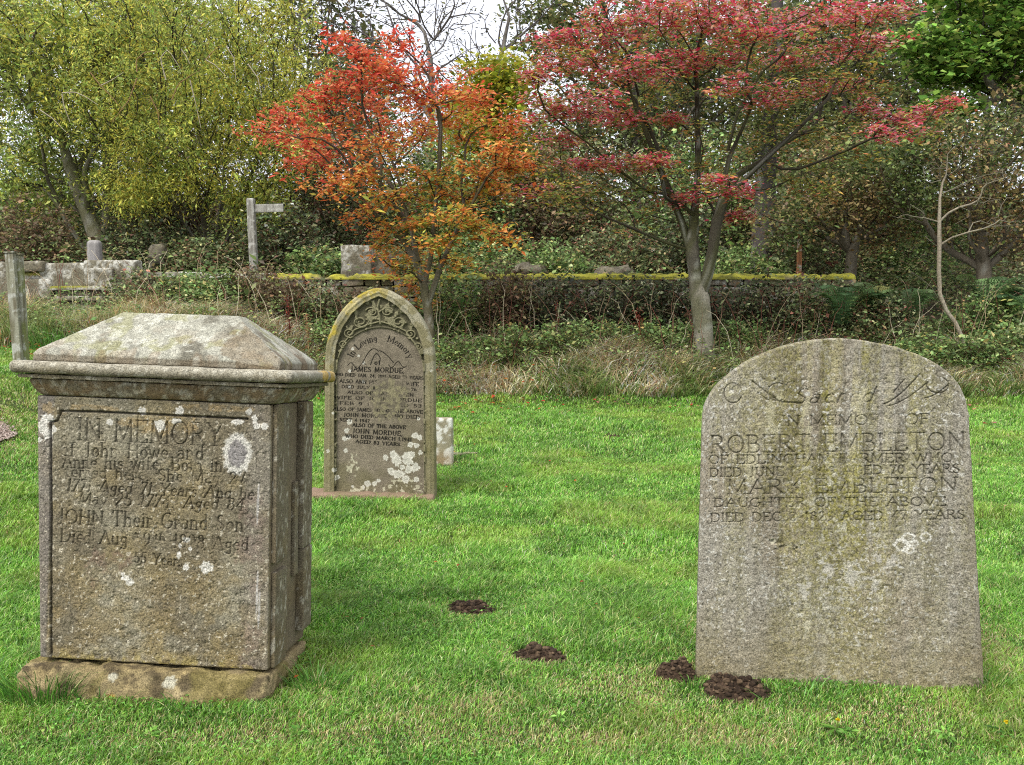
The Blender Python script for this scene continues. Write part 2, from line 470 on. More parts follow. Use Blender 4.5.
_cache = {}
def right_letters(X, Z):
    if X.ndim == 1: return np.zeros_like(X)
    if 'r' in _cache and _cache['r'].shape == X.shape: return _cache['r']
    big = line(MR, 'ROBERT EMBLETON', 711, 453, 966, 450, 17) + line(MR, 'MARY EMBLETON', 728, 494, 958, 492, 14)
    mid = (line(MR, 'IN MEMORY OF', 782, 426, 930, 424, 10) + line(MR, 'OF EDLINGHAM FARMER WHO', 709, 464, 953, 462, 8.5)
           + line(MR, 'DIED JUNE 17-1819 AGED 70 YEARS', 710, 477, 960, 473, 8.5)
           + line(MR, 'DAUGHTER OF THE ABOVE', 714, 507, 946, 506, 8.5)
           + line(MR, 'DIED DEC 2-1829 AGED 47 YEARS', 711, 522, 965, 519, 8.5))
    scr = line(MR, 'Sacred', 793, 404, 872, 402, 15, slant=0.45, serif=False, gap=0.2)
    sw = poly(MR, [(752, 381), (766, 392), (780, 402), (800, 403)]) + poly(MR, [(757, 392), (768, 400), (776, 397)], .6)
    t = np.linspace(0, 1, 14)
    sw += poly(MR, [(884 + 36 * a, 404 - 30 * a ** 1.4) for a in t]) + poly(MR, [(888 + 40 * a, 406 - 24 * a ** 1.5) for a in t], .6)
    sw += poly(MR, [(893 + 12 * a, 393 - 14 * a) for a in t], .6) + poly(MR, [(925 + 24 * a, 398 - 14 * a ** 1.6) for a in t], .7)
    sw += poly(MR, arc(733, 393, 9, 10, 20, 330, 14), .7) + poly(MR, arc(938, 385, 11, 8, -60, 200, 14), .7) + poly(MR, arc(778, 392, 10, 9, 60, 300, 12), .6)
    D = np.maximum(carve(X, Z, big, 0.0066), carve(X, Z, mid, 0.0054)); D = np.maximum(D, carve(X, Z, scr + sw, 0.005))
    wear = sstep(0.30, 0.52, fbm(X, 0, Z, 14, 3, 9))
    x1 = to_local(790, 450, MR)[0]; x2 = to_local(890, 450, MR)[0]
    mid_wear = sstep(x1 - .08, x1, X) * (1 - sstep(x2, x2 + .1, X))
    D = D * (0.7 + 0.3 * wear) * (1 - 0.4 * mid_wear * (1 - wear))
    _cache['r'] = D
    return D

def right_relief(X, Z):
    a, b, c = spect(X, Z, 4)
    pits = sstep(0.62, 0.78, fbm(X, 0, Z, 90, 2, 6))
    hole = np.zeros_like(X)
    for px, py, r in ((780, 546, 9), (797, 549, 6), (772, 541, 4), (828, 454, 1.6), (765, 349, 4)):
        cx, cz = to_local(px, py, MR); hole = np.maximum(hole, np.exp(-((X - cx) ** 2 + (Z - cz) ** 2) / (r * .0021) ** 2))
    hole = hole * sstep(.4, .6, fbm(X, 0, Z, 60, 3, 8)) * 1.3
    low = sstep(0.45, 0.1, Z)
    return 0.0075 * right_letters(X, Z) + 0.006 * (a - .5) + (0.0024 + 0.002 * low) * (b - .5) * 2 + 0.0022 * (c - .5) + 0.0025 * pits + 0.012 * hole

def right_colour(X, Z):
    a, b, c = spect(X, Z, 14)
    base = mixc(S(146, 141, 128), S(172, 168, 156), a * 1.2 - .1)
    warm = sstep(.45, .65, fbm(X, 0, Z, 3, 3, 5)); base = mixc(base, S(150, 138, 116), warm * .45)
    base = base * (0.74 + 0.55 * b)[..., None] * (0.55 + 0.9 * c)[..., None]
    # vertical algae / lichen runs down from the head, strongest in the middle third
    run = fbm(X + .03 * (fbm(X, 0, Z, 5, 3, 17) - .5) + .006 * fbm(X, 0, Z, 40, 2, 18), 0, Z * 0.12, 16, 4, 7)
    cen = np.exp(-((X + .03) / .22) ** 2)
    ztop = sstep(0.25, 0.75, Z)
    g = 1.25 * sstep(.38, .58, run) * (0.4 + .6 * cen) * (0.55 + .45 * ztop)
    base = mixc(base, S(146, 142, 80) * (0.55 + .9 * c)[..., None], np.clip(g * .85 * (.35 + .65 * sstep(.38, .6, fbm(X, .15, Z, 120, 3, 24))), 0, 1))
    dis = sstep(.38, .62, fbm(X, .35, Z, 170, 2, 23))
    p = (.35 + .65 * dis) * sstep(.56, .68, fbm(X, .2, Z * .7, 80, 3, 21)) * (.25 + .75 * cen) * (.5 + .5 * sstep(.42, .6, run))
    base = mixc(base, S(203, 202, 186), np.clip(p * .8, 0, .9))
    # dark and pale rain runs down the face
    xw = X + .012 * (fbm(X, 0, Z, 4, 3, 27) - .5)
    r2 = fbm(xw, .2, Z * .05, 26, 3, 28); fade = (.45 + .55 * sstep(.1, .8, Z)) * (.4 + .6 * sstep(.35, .6, fbm(X, .7, Z, 60, 3, 29)))
    base = mixc(base, S(84, 78, 54), sstep(.52, .66, r2) * .55 * fade * (.35 + .65 * np.exp(-((X) / .3) ** 2)))
    base = mixc(base, S(196, 190, 140), sstep(.46, .34, r2) * .42 * fade * np.exp(-((X + .02) / .26) ** 2))
    # white crust flecks
    f = sstep(.66, .74, fbm(X, .5, Z, 120, 2, 31)) * (.35 + .65 * sstep(.4, .6, a))
    base = mixc(base, S(214, 214, 206), f * .8)
    dk = sstep(.60, .72, fbm(X, .9, Z, 150, 2, 41)); base = mixc(base, S(70, 66, 52), dk * .6)
    # pale streaks and patches
    pat, _ = blobs(X, Z, [(775, 410, 10, 24), (763, 440, 7, 18), (752, 460, 8, 22), (806, 425, 6, 26), (865, 405, 8, 22), (730, 388, 7, 9)], MR, 2, .5)
    pat = pat * sstep(.35, .6, fbm(X, 0, Z, 35, 3, 51)); base = mixc(base, S(196, 192, 160), pat * .6)
    pk, _ = blobs(X, Z, [(852, 575, 10, 14), (870, 583, 12, 10), (806, 588, 7, 12), (887, 560, 12, 16), (828, 568, 8, 16)], MR, 5, .6)
    pk = pk * sstep(.48, .56, fbm(X, 0, Z, 60, 3, 52)); base = mixc(base, S(196, 194, 184), pk * .8)
    # rings of white lichen
    m, rim = blobs(X, Z, [(908, 538, 8, 6), (902, 545, 9, 7), (909, 549, 6, 5), (926, 537, 6, 5.5), (915, 543, 4, 3.5)], MR, 3, .3)
    base = mixc(base, S(236, 236, 228), m * rim * .95)
    m, rim = blobs(X, Z, [(773, 541, 3.5), (836, 672, 3), (887, 683, 3.5), (974, 675, 3.5), (955, 686, 2.5), (800, 677, 4), (807, 627, 3, 6), (810, 622, 2), (842, 683, 7, 9), (833, 662, 2)], MR, 8, .3)
    base = mixc(base, S(205, 203, 180), m * .8)
    # damp greenish foot, stained edge on the right
    low = sstep(0.32, 0.0, Z + .08 * (a - .5)); base = mixc(base, S(150, 138, 96) * (.6 + .7 * c)[..., None], low * .5)
    base = mixc(base, S(120, 112, 92), sstep(.36, .48, X) * .35)
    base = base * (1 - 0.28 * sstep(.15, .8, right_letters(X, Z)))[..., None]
    return np.clip(base * np.array([.75, .73, .69]), 0.01, .85)

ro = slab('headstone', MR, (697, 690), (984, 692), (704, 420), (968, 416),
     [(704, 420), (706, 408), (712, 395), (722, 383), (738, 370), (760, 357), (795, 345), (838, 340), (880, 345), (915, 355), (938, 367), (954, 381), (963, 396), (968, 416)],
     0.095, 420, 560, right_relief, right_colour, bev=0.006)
tag(ro, 'large pale grey round-topped headstone with worn capitals and greenish lichen streaks', 'headstone')

# ================================================================== middle gothic headstone
MC = Matrix.Translation(Vector(at(379, 499, 6.50))) @ Matrix.Rotation(rad(-2), 4, 'Z') @ Matrix.Rotation(rad(-1.5), 4, 'X') @ Matrix.Rotation(rad(1.0), 4, 'Y')
C_OUT = [(327, 362), (328, 346), (333, 330), (343, 312), (358, 298), (378, 290), (398, 298), (413, 311), (424, 328), (431, 348), (432, 364)]
def mc(px, py): return to_local(px, py, MC)
_pc = lambda pts: np.array([mc(*p) for p in pts])
def inside_dist(X, Z, pts):
    """signed distance to a closed polyline, positive inside"""
    q = _pc(pts); n = len(q); d = np.full(X.shape, 9.0); ins = np.zeros(X.shape, bool)
    for i in range(n):
        a, b = q[i], q[(i + 1) % n]
        e = b - a; t = np.clip(((X - a[0]) * e[0] + (Z - a[1]) * e[1]) / (e @ e + 1e-12), 0, 1)
        d = np.minimum(d, np.hypot(X - a[0] - t * e[0], Z - a[1] - t * e[1]))
        c = (a[1] > Z) != (b[1] > Z)
        xi = a[0] + (Z - a[1]) * (b[0] - a[0]) / (b[1] - a[1] + 1e-12)
        ins ^= c & (X < xi)
    return np.where(ins, d, -d)
IN1 = [(334, 520), (334, 362), (336, 345), (342, 328), (352, 313), (365, 302), (379, 296), (392, 302), (406, 314), (417, 330), (423, 348), (425, 364), (426, 520)]
_ah = [(380 + 43 * math.cos(math.radians(a)), 371 - 43 * math.sin(math.radians(a))) for a in range(180, -1, -9)]
IN2 = [(336, 521)] + _ah + [(424, 521)]

def gothic_fields(X, Z):
    key = ('g', X.shape, float(X.ravel()[0]), float(X.ravel()[-1]), float(Z.ravel()[len(Z.ravel()) // 2]))
    if key in _cache: return _cache[key]
    d1 = inside_dist(X, Z, IN1); d2 = inside_dist(X, Z, IN2)
    L = np.zeros_like(X)
    if X.ndim == 2:
        cx, cz = mc(380, 371); R0 = (mc(380, 341)[1] - cz)
        def ap(lo, hi):
            def f(s, h):
                a = math.radians(lo + (hi - lo) * s); return cx + (R0 + h) * math.cos(a) * 1.03, cz + (R0 + h) * math.sin(a)
            return f
        sg = text_segments('In Loving', (0, 0), (1, 0), .040, serif=True, arcpath=ap(155, 97))
        sg += text_segments('Memory', (0, 0), (1, 0), .040, serif=True, arcpath=ap(78, 25))
        sg2 = []
        for (t, a, b, c, d, h) in [('JAMES MORDUE,', 350, 371.5, 404, 373.5, 4.6), ('ALSO OF THE ABOVE', 352, 427, 405, 429.5, 3.2), ('JOHN MORDUE,', 352, 433.3, 402, 436.5, 4.2),
                ('WHO DIED MARCH 1,1941', 345, 438, 411, 442, 3.1), ('AGED 83 YEARS.', 355, 443.5, 401, 446.8, 3.1), ('of', 374, 365, 380, 365, 4.5)]:
            sg2 += line(MC, t, a, b, c, d, h, serif=False, gap=.2)
        sg3 = []
        for (t, a, b, c, d, h) in [('WHO DIED JAN. 24, 1891 AGED 70 YEARS', 332, 376, 423, 380, 2.9), ('ALSO ANN HIS BELOVED WIFE', 339, 383, 418, 386.5, 3.5),
                ('DIED JULY 8. 1900 AGED 76', 341, 388.3, 416, 391.5, 2.8), ('ALSO OF MARY ELLEN', 347, 394, 413, 397, 2.8), ('WIFE OF JOHN MORDUE', 334, 399.2, 421, 402.5, 2.9),
                ('FEB 9 1917 AGED 53', 339, 405, 421, 408, 2.9), ('ALSO OF JAMES SON OF THE ABOVE', 333, 410.8, 422, 414, 3.0), ('JOHN MORDUE WHO DIED', 343, 417, 419, 419.5, 3.5), ('SEPT 4 1947', 339, 421.5, 369, 423, 2.9)]:
            sg3 += line(MC, t, a, b, c, d, h, serif=False, gap=.2)
        t = np.linspace(0, 1, 16)
        fl = poly(MC, [(347 + 18 * a, 366 - 3 * math.sin(a * 9)) for a in t], .8) + poly(MC, [(362 + 16 * a, 363 - 14 * math.sin(a * 2.2)) for a in t], 1)
        fl += poly(MC, [(370 + 10 * a, 365 - 11 * math.sin(a * 2.6)) for a in t], 1) + poly(MC, [(379 + 14 * a, 351 + 12 * a ** 1.5) for a in t], 1) + poly(MC, [(388 + 18 * a, 365 + 3 * math.sin(a * 9)) for a in t], .8)
        A = carve(X, Z, sg, 0.008); B = carve(X, Z, sg2, 0.0080); Cc = carve(X, Z, sg3, 0.0066); D = carve(X, Z, fl, .006)
        worn, _ = blobs(X, Z, [(388, 400, 24, 27), (398, 386, 16, 12)], MC, 4, .35)
        keep = 1 - worn * sstep(.30, .5, fbm(X, 0, Z, 30, 3, 70)) * .95
        L = np.maximum.reduce([A, B, Cc * keep, D])
        # scrolls carved in the spandrel: spirals and leaves
        sp = []
        for cxp, cyp, r, s0, dr in [(360, 322, 8, 0, 1), (398, 322, 8, 180, -1), (349, 333, 6, 60, 1), (410, 334, 6, 120, -1), (343, 344, 5, 20, 1), (417, 346, 5, 160, -1), (371, 312, 6, 200, 1), (387, 312, 6, -20, -1)]:
            sp += poly(MC, [(cxp + r * (1 - .8 * q) * math.cos(math.radians(s0 + dr * 560 * q)), cyp + r * .8 * (1 - .8 * q) * math.sin(math.radians(s0 + dr * 560 * q))) for q in np.linspace(0, 1, 26)], 1)
        sp += poly(MC, [(379, 300), (377, 308), (379, 316), (380, 324)], 1.6) + poly(MC, [(372, 306), (379, 312), (387, 306)], 1.2)
        sp += poly(MC, [(378, 322), (366, 325), (354, 330), (342, 345), (338, 358)], 1.1) + poly(MC, [(381, 322), (393, 325), (405, 331), (416, 345), (421, 358)], 1.1)
        SPI = np.maximum(carve(X, Z, sp, 0.012), .85 * sstep(.5, .62, fbm(X, 0, Z, 30, 2, 77) * .5 + .5 * fbm(np.abs(X - cx), .4, Z, 42, 2, 78)))
    else: SPI = np.zeros_like(X)
    _cache[key] = (d1, d2, L, SPI)
    return _cache[key]

def gothic_relief(X, Z):
    d1, d2, L, SPI = gothic_fields(X, Z)
    a, b, c = spect(X, Z, 24)
    dep = 0.004 * (a - .5) + .003 * (b - .5) + .002 * (c - .5)
    dep = dep + 0.022 * sstep(0.0, 0.006, d1) - .006 * np.exp(-((d1 + .028) / .009) ** 2)      # sunk field inside a rolled border
    spand = (d1 > 0) & (d2 < 0)
    dep = dep + np.where(spand, 0.003 * sstep(0, .01, -d2) - .016 * SPI, 0)
    dep = dep - .012 * np.exp(-((d2 + .006) / .006) ** 2) * (d1 > 0)                             # bead round the inscription
    return dep + 0.003 * L

def gothic_colour(X, Z):
    d1, d2, L, SPI = gothic_fields(X, Z)
    a, b, c = spect(X, Z, 34, .7)
    base = mixc(S(122, 114, 100), S(146, 138, 122), a) * (.72 + .5 * b)[..., None] * (.7 + .6 * c)[..., None]
    algae = sstep(.42, .62, fbm(X, 0, Z, 5, 3, 71)); base = mixc(base, S(106, 104, 62), algae * .45 * sstep(.75, .1, Z) + 0 * a)
    brd = 1 - sstep(-.004, .004, d1)
    base = mixc(base, mixc(S(120, 116, 72), S(150, 146, 118), b), brd * .75)
    spand = ((d1 > 0) & (d2 < 0)).astype(float)
    base = mixc(base, mixc(S(84, 84, 62), S(140, 138, 108), np.clip(SPI, 0, 1)), spand * .85)
    # yellow and white lichen along the head
    hd = sstep(.78, 1.05, Z) * brd
    yl = hd * sstep(.42, .56, fbm(X, .1, Z, 9, 3, 72)) * sstep(.12, -.12, X)
    base = mixc(base, S(190, 170, 40), yl * .7)
    wh = brd * sstep(.45, .58, fbm(X, .4, Z, 22, 3, 73)) * sstep(.6, 1.0, Z); base = mixc(base, S(186, 184, 168), wh * .45)
    sp = [(349, 422, 3), (346, 431, 2.5), (344, 439, 2.6), (348, 438, 2.2), (328, 451, 2), (345, 451, 2.3), (334, 470, 2.6), (337, 478, 2.6), (333, 413, 1.4), (415, 436, 3.8), (419, 438, 3),
          (410, 445, 3), (416, 446, 3), (420, 453, 2.6), (418, 419, 1.8), (431, 371, 1.2), (349, 371, 1.6), (358, 356, 1.4), (352, 349, 1.5), (363, 363, 1.6), (363, 382, 1.6), (349, 387, 1.6),
          (385, 458, 3), (393, 455, 4), (396, 461, 5, 6), (391, 472, 4), (398, 475, 6, 5), (405, 480, 4), (407, 460, 6, 7), (411, 455, 4), (415, 468, 4.5), (408, 470, 4), (416, 480, 3), (402, 468, 3),
          (367, 484, 3.4), (374, 484, 2.8), (362, 488, 2.2), (352, 487, 1.4), (378, 481, 2)]
    m, rim = blobs(X, Z, sp, MC, 5, .5)
    base = mixc(base, mixc(S(205, 205, 196), S(232, 232, 224), rim), m * .92)
    dr, _ = blobs(X, Z, [(353, 465, 9, 12), (372, 492, 34, 7), (405, 490, 20, 14)], MC, 6, .4)
    dr = dr * sstep(.55, .62, fbm(X, .6, Z, 60, 2, 75)); base = mixc(base, S(205, 203, 180), dr * .85)
    rough, _ = blobs(X, Z, [(388, 400, 22, 24)], MC, 7, .4)
    base = mixc(base, mixc(S(96, 92, 78), S(150, 146, 112), sstep(.4, .6, fbm(X, 0, Z, 60, 3, 76))), rough * .6)
    base = mixc(base, S(20, 19, 17), np.clip(L * 1.5, 0, .96))       # blackened lead lettering
    return np.clip(base * np.array([.86, .83, .76]), 0.006, .85)

ge = empty('gothic_headstone', MC); MCs = MC
go = slab('slab', MC, (325, 499), (433, 502), (327, 362), (432, 364), C_OUT, 0.12, 330, 560, gothic_relief, gothic_colour, parent=ge, bev=0.014)
tag(ge, 'pointed gothic headstone with black lettering, carved scrolls and white lichen spots', 'headstone')
V, F, _ = rbox(0.86, 0.24, 0.18, .02, .03, c=(-.06, -.07, -.140))
V = V + .02 * (fbm(V[:, 0], V[:, 1], V[:, 2], 14, 3)[:, None] - .5) * np.array([1, 1, 1.6])
cc = mixc(S(150, 122, 108), S(120, 110, 80), fbm(V[:, 0], V[:, 1], V[:, 2], 12, 3, 3))
tag(mesh_np('plinth', V, F, M_STONE, cc, ge, True), 'low pinkish kerb stone sunk in the turf')

# ================================================================== small headstone behind it
MS = Matrix.Translation(Vector(at(441, 460, 7.75))) @ Matrix.Rotation(rad(-6), 4, 'Z')
wS = 28 * 7.75 / 1000
V, F, inf = rbox(wS, .09, .42, .012, .018, c=(-.02, 0, -.09))
a, b, c = spect(V[:, 0], V[:, 2] + V[:, 1], 44)
V[:, 1] += .006 * (b - .5)
cc = mixc(S(120, 112, 84), S(158, 152, 128), a); cc = mixc(cc, S(226, 226, 214), sstep(.47, .56, fbm(V[:, 0], V[:, 1], V[:, 2], 26, 3, 45)) * .85)
cc = mixc(cc, S(160, 130, 90), sstep(.12, 0, V[:, 2]) * .5)
so = mesh_np('small_headstone', V, F, M_STONE, cc, None, True); so.matrix_world = MS
tag(so, 'small low square stone crusted with pale lichen, behind the gothic headstone', 'headstone')

# ================================================================== chest tomb
MT = Matrix.Translation(Vector(at(154, 665, 3.38))) @ Matrix.Rotation(rad(-3.7), 4, 'Z') @ Matrix.Rotation(rad(-5.0), 4, 'X') @ Matrix.Rotation(rad(1.9), 4, 'Y')
tb = empty('chest_tomb', MT)
tag(tb, 'large weathered chest tomb with hipped cap slab, moulded cornice and engraved front panel', 'tomb')
tl = to_local(36, 397, MT); tr = to_local(271, 402, MT); bl_ = to_local(39, 657, MT); br_ = to_local(269, 672, MT)
TW = (tr[0] - tl[0] + br_[0] - bl_[0]) / 2; TX = (tl[0] + tr[0] + bl_[0] + br_[0]) / 4
TH = (tl[1] + tr[1]) / 2 - (bl_[1] + br_[1]) / 2; TZ = (bl_[1] + br_[1]) / 2; TD = 0.46
def tm(px, py): return to_local(px, py, MT)
V, F, inf = rbox(TW, TD, TH, .012, .010, front_res=0.0021, c=(TX, 0, TZ))
def warp(V):
    s = (V[:, 0] - TX) / TW + .5; t = np.clip((V[:, 2] - TZ) / TH, 0, 1); V = V.copy()
    V[:, 0] += (1 - t) * (.022 * (1 - s) + .010 * s) + t * (-.020 * (1 - s) - .012 * s); return V
s0, s1, shp, uu, vv = inf
right = V[:, 0] > TX + TW / 2 - .011
P0 = V[s0:s1].reshape(shp + (3,)).copy(); X, Z = P0[..., 0], P0[..., 2]
edge = np.clip(np.minimum(np.minimum(X - X.min(), X.max() - X), np.minimum(Z - Z.min(), Z.max() - Z)) / .012, 0, 1)
V = warp(V)
P = V[s0:s1].reshape(shp + (3,)); X, Z = P[..., 0], P[..., 2]
tsg = []
for (t, a, b, c, d, h, sl) in [('of John Howe and', 61, 456, 203, 460, 14, 0), ('Anne his wife. Both in', 62, 468, 222, 472, 13, 0), ('terred here. She May 27', 65, 477, 245, 485, 12, 0),
        ('1771 Aged 71 Years And he', 66, 491, 253, 500, 12, .15), ('May 25 1774. Aged 84', 78, 504, 243, 511, 12, .15),
        ('Died Aug  9   1808 Aged', 60, 542, 248, 551, 13, 0), ('t', 134, 538, 138, 538, 6, 0), ('th', 154, 540, 165, 541, 6, 0), ('55 Years', 134, 563, 182, 567, 11, 0)]:
    tsg += line(MT, t, a, b, c, d, h, slant=sl)
tsb = line(MT, 'JOHN', 57, 523, 103, 526, 14) + line(MT, 'Their Grand Son', 112, 526, 243, 532, 15)
tsb += line(MT, 'IN MEMORY', 77, 440, 222, 446, 22)
Lt = np.maximum(carve(X, Z, tsg, .0056), carve(X, Z, tsb, .0068))
Lt *= .9 * (1 - .6 * sstep(.5, .68, fbm(X, 0, Z, 34, 3, 81)))
# sunk line that frames the panel, with notched corner
fr = poly(MT, [(51, 660), (51, 430), (51, 422), (57, 421), (61, 411), (100, 412), (247, 419)])
Lf = carve(X, Z, fr, .009)
fr2 = poly(MT, [(247, 419), (250, 428), (256, 430), (257, 470)]); Lf2 = carve(X, Z, fr2, .006) * .4
a, b, c = spect(X, Z, 54)
pit = sstep(.60, .74, fbm(X, 0, Z, 75, 3, 56)); lowr = sstep(.5, .1, Z - TZ)
dep = .0075 * Lt + .011 * Lf + .005 * Lf2 + .006 * (a - .5) + .005 * (b - .5) * (0.6 + 1.4 * lowr) + .0028 * (c - .5) + .003 * pit
x9 = tm(51, 500)[0]; dep = dep - .003 * (1 - sstep(x9 - .004, x9 + .004, X))
P[..., 1] += dep * edge
bite = 0 * sstep(.03, 0, X.max() - X) * sstep(.5, .62, fbm(0, 0, Z, 22, 3, 57)); P[..., 0] -= .012 * bite
V[s0:s1] = P.reshape(-1, 3)
def tomb_colour(V, px=None, side=False):
    X, Y, Z = V[..., 0], V[..., 1], V[..., 2]
    a = fbm(X, Y, Z, 5, 3, 60); b = fbm(X, Y, Z, 40, 3, 61); c = fbm(X, Y, Z, 220, 2, 62)
    base = mixc(S(124, 117, 98), S(146, 142, 124), sstep(.35, .65, a)) 
    base = mixc(base, S(150, 136, 96), sstep(.45, .68, fbm(X, Y, Z, 9, 4, 63)) * .45)
    base = base * (.7 + .55 * b)[..., None] * (.55 + .9 * c)[..., None]
    return base
cf = tomb_colour(P)
zz = Z - TZ; xx = (X - X.min()) / (X.max() - X.min())
cf = mixc(cf, S(150, 132, 88) * (.6 + .8 * c)[..., None], sstep(.55, .12, zz) * sstep(.35, .62, fbm(X, 0, Z, 22, 4, 64)) * .42)
cf = mixc(cf, S(134, 108, 100) * (.6 + .8 * c)[..., None], blobs(X, Z, [(98, 565, 10, 34), (250, 545, 16, 60), (250, 640, 12, 30), (120, 560, 16, 10)], MT, 1, .6)[0] * sstep(.36, .6, fbm(X, 0, Z, 26, 4, 65)) * .4)
cf = mixc(cf, S(136, 131, 128) * (.65 + .7 * c)[..., None], sstep(.86, .92, xx) * .35)
cf = mixc(cf, S(138, 133, 130) * (.65 + .7 * c)[..., None], (1 - sstep(x9 - .004, x9 + .004, X)) * .6)
och, _ = blobs(X, Z, [(55, 408, 14, 8), (130, 422, 18, 5), (158, 425, 18, 9), (188, 424, 10, 10), (90, 408, 30, 4), (215, 408, 40, 4)], MT, 2, .5)
cf = mixc(cf, S(178, 158, 118) * (.7 + .5 * c)[..., None], och * .6 * sstep(.35, .5, fbm(X, 0, Z, 30, 3, 66)))
fleck = sstep(.67, .73, fbm(X, .2, Z, 130, 2, 67)); cf = mixc(cf, S(205, 200, 182), fleck * .8)
dk = sstep(.66, .76, fbm(X, .8, Z, 120, 2, 68)); cf = mixc(cf, S(62, 56, 46), dk * .6)
sm = sstep(.5, .62, fbm(X, .8, Z, 40, 3, 69)) * sstep(.06, 0, Z - TZ); cf = mixc(cf, S(165, 152, 90), sm * .6)
SP1 = [(142, 411, 5, 4.5), (180, 411, 5, 4.8), (160, 425, 5.5, 6), (176, 421, 5, 3), (110, 422, 3.5, 3.5), (249, 412, 3.6), (255, 419, 3, 5), (257, 426, 3.6, 3.4), (265, 426, 3.8), (237, 422, 7, 3),
       (48, 418, 7, 4), (44, 426, 6, 7), (48, 434, 5, 5), (54, 429, 3, 4), (40, 440, 3, 3), (186, 540, 4, 3), (180, 546, 2), (179, 555, 2.6, 4), (190, 549, 2), (186, 567, 3, 4), (206, 567, 7, 6.5), (125, 578, 4, 3), (130, 582, 5, 4), (123, 574, 2.4)]
m, rim = blobs(X, Z, SP1, MT, 9, .5)
cf = mixc(cf, mixc(S(214, 214, 208), S(236, 236, 230), rim), m * .93)
m, rim = blobs(X, Z, [(237, 453, 16, 23)], MT, 12, .2)
cf = mixc(cf, mixc(S(150, 148, 150) * (.6 + .8 * c)[..., None], S(216, 216, 210), sstep(.25, .5, rim)), m * .93)
m, rim = blobs(X, Z, [(258, 500, 1.6, 30), (257, 590, 1.3, 24), (259, 610, 1.2, 20)], MT, 13, .5); cf = mixc(cf, S(205, 205, 205), m * .6)
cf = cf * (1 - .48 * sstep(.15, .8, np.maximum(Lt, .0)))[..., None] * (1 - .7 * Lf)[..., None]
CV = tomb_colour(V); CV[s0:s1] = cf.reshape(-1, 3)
# sides: pilasters with cut channels on the right side, made as separate pieces
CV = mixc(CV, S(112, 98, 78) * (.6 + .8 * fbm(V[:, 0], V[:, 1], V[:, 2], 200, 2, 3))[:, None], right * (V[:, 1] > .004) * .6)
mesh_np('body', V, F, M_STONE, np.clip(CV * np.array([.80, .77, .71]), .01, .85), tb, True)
def carved_piece(name, W, D, H, c, r=.006, res=.008, noise=.004, tint=None, extra=None, top_lichen=.0, label=None):
    V, F, _ = rbox(W, D, H, res, r, c=c)
    if name in ('pilaster', 'base_block'): V = warp(V)
    nn = fbm(V[:, 0], V[:, 1], V[:, 2], 24, 4, c[0] * 9 + 1) - .5
    V = V + nn[:, None] * noise * np.sign(V - (np.array(c) + np.array([0, D / 2, H / 2])))
    C = tomb_colour(V)
    if tint is not None: C = mixc(C, tint * (.6 + .8 * fbm(V[:, 0], V[:, 1], V[:, 2], 200, 2, 4))[:, None], .5)
    w = sstep(.62, .68, fbm(V[:, 0], V[:, 1] * 1, V[:, 2] * .6, 70, 3, 90)); C = mixc(C, S(200, 198, 186), w * .6)
    if extra: V, C = extra(V, C)
    o = mesh_np(name, V, F, M_STONE, np.clip(C * np.array([.78, .75, .68]), .01, .85), tb, True)
    if label: o['label'] = label
    return o
xr = TX + TW / 2
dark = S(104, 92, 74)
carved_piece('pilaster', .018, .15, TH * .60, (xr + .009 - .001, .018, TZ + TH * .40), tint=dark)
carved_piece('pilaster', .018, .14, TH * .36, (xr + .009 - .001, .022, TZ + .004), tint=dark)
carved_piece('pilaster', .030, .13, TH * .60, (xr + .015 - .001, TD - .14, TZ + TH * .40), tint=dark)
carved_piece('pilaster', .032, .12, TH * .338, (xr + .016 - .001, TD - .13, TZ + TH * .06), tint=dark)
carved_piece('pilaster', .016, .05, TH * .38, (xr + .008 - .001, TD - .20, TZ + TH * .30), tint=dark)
# cornice band and ledge
CB = TZ + TH + .001
def cor_extra(V, C):
    # cavetto: pull the lower part inwards
    t = np.clip((V[:, 2] - CB) / .06, 0, 1); k = 1 - .55 * (1 - t) ** 1.6
    cxm, cym = TX, TD / 2
    V = V.copy(); V[:, 0] = cxm + (V[:, 0] - cxm) * (1 - .065 * (1 - k) / .55); V[:, 1] = cym + (V[:, 1] - cym) * (1 - .12 * (1 - k) / .55)
    rb = sstep(.46, .56, fbm(V[:, 0], V[:, 1], V[:, 2] * 2, 20, 3, 91)); C = mixc(C, S(150, 122, 86), rb * .4)
    C = mixc(C, S(206, 200, 180), sstep(.60, .66, fbm(V[:, 0], V[:, 1], V[:, 2], 60, 3, 92)) * .6)
    gapb = (V[:, 0] > TX + TW / 2 + .0) & (np.abs(V[:, 1] - (TD * .62)) < .025)
    V[gapb, 0] -= .03
    return V, C
carved_piece('cornice', TW + .065, TD + .075, .058, (TX, -.036, CB), r=.008, res=.007, tint=S(120, 106, 84), extra=cor_extra)
carved_piece('fillet', TW + .115, TD + .120, .0145, (TX, -.059, CB + .0585), r=.005, res=.008, tint=S(132, 124, 104))
LZ = CB + .074
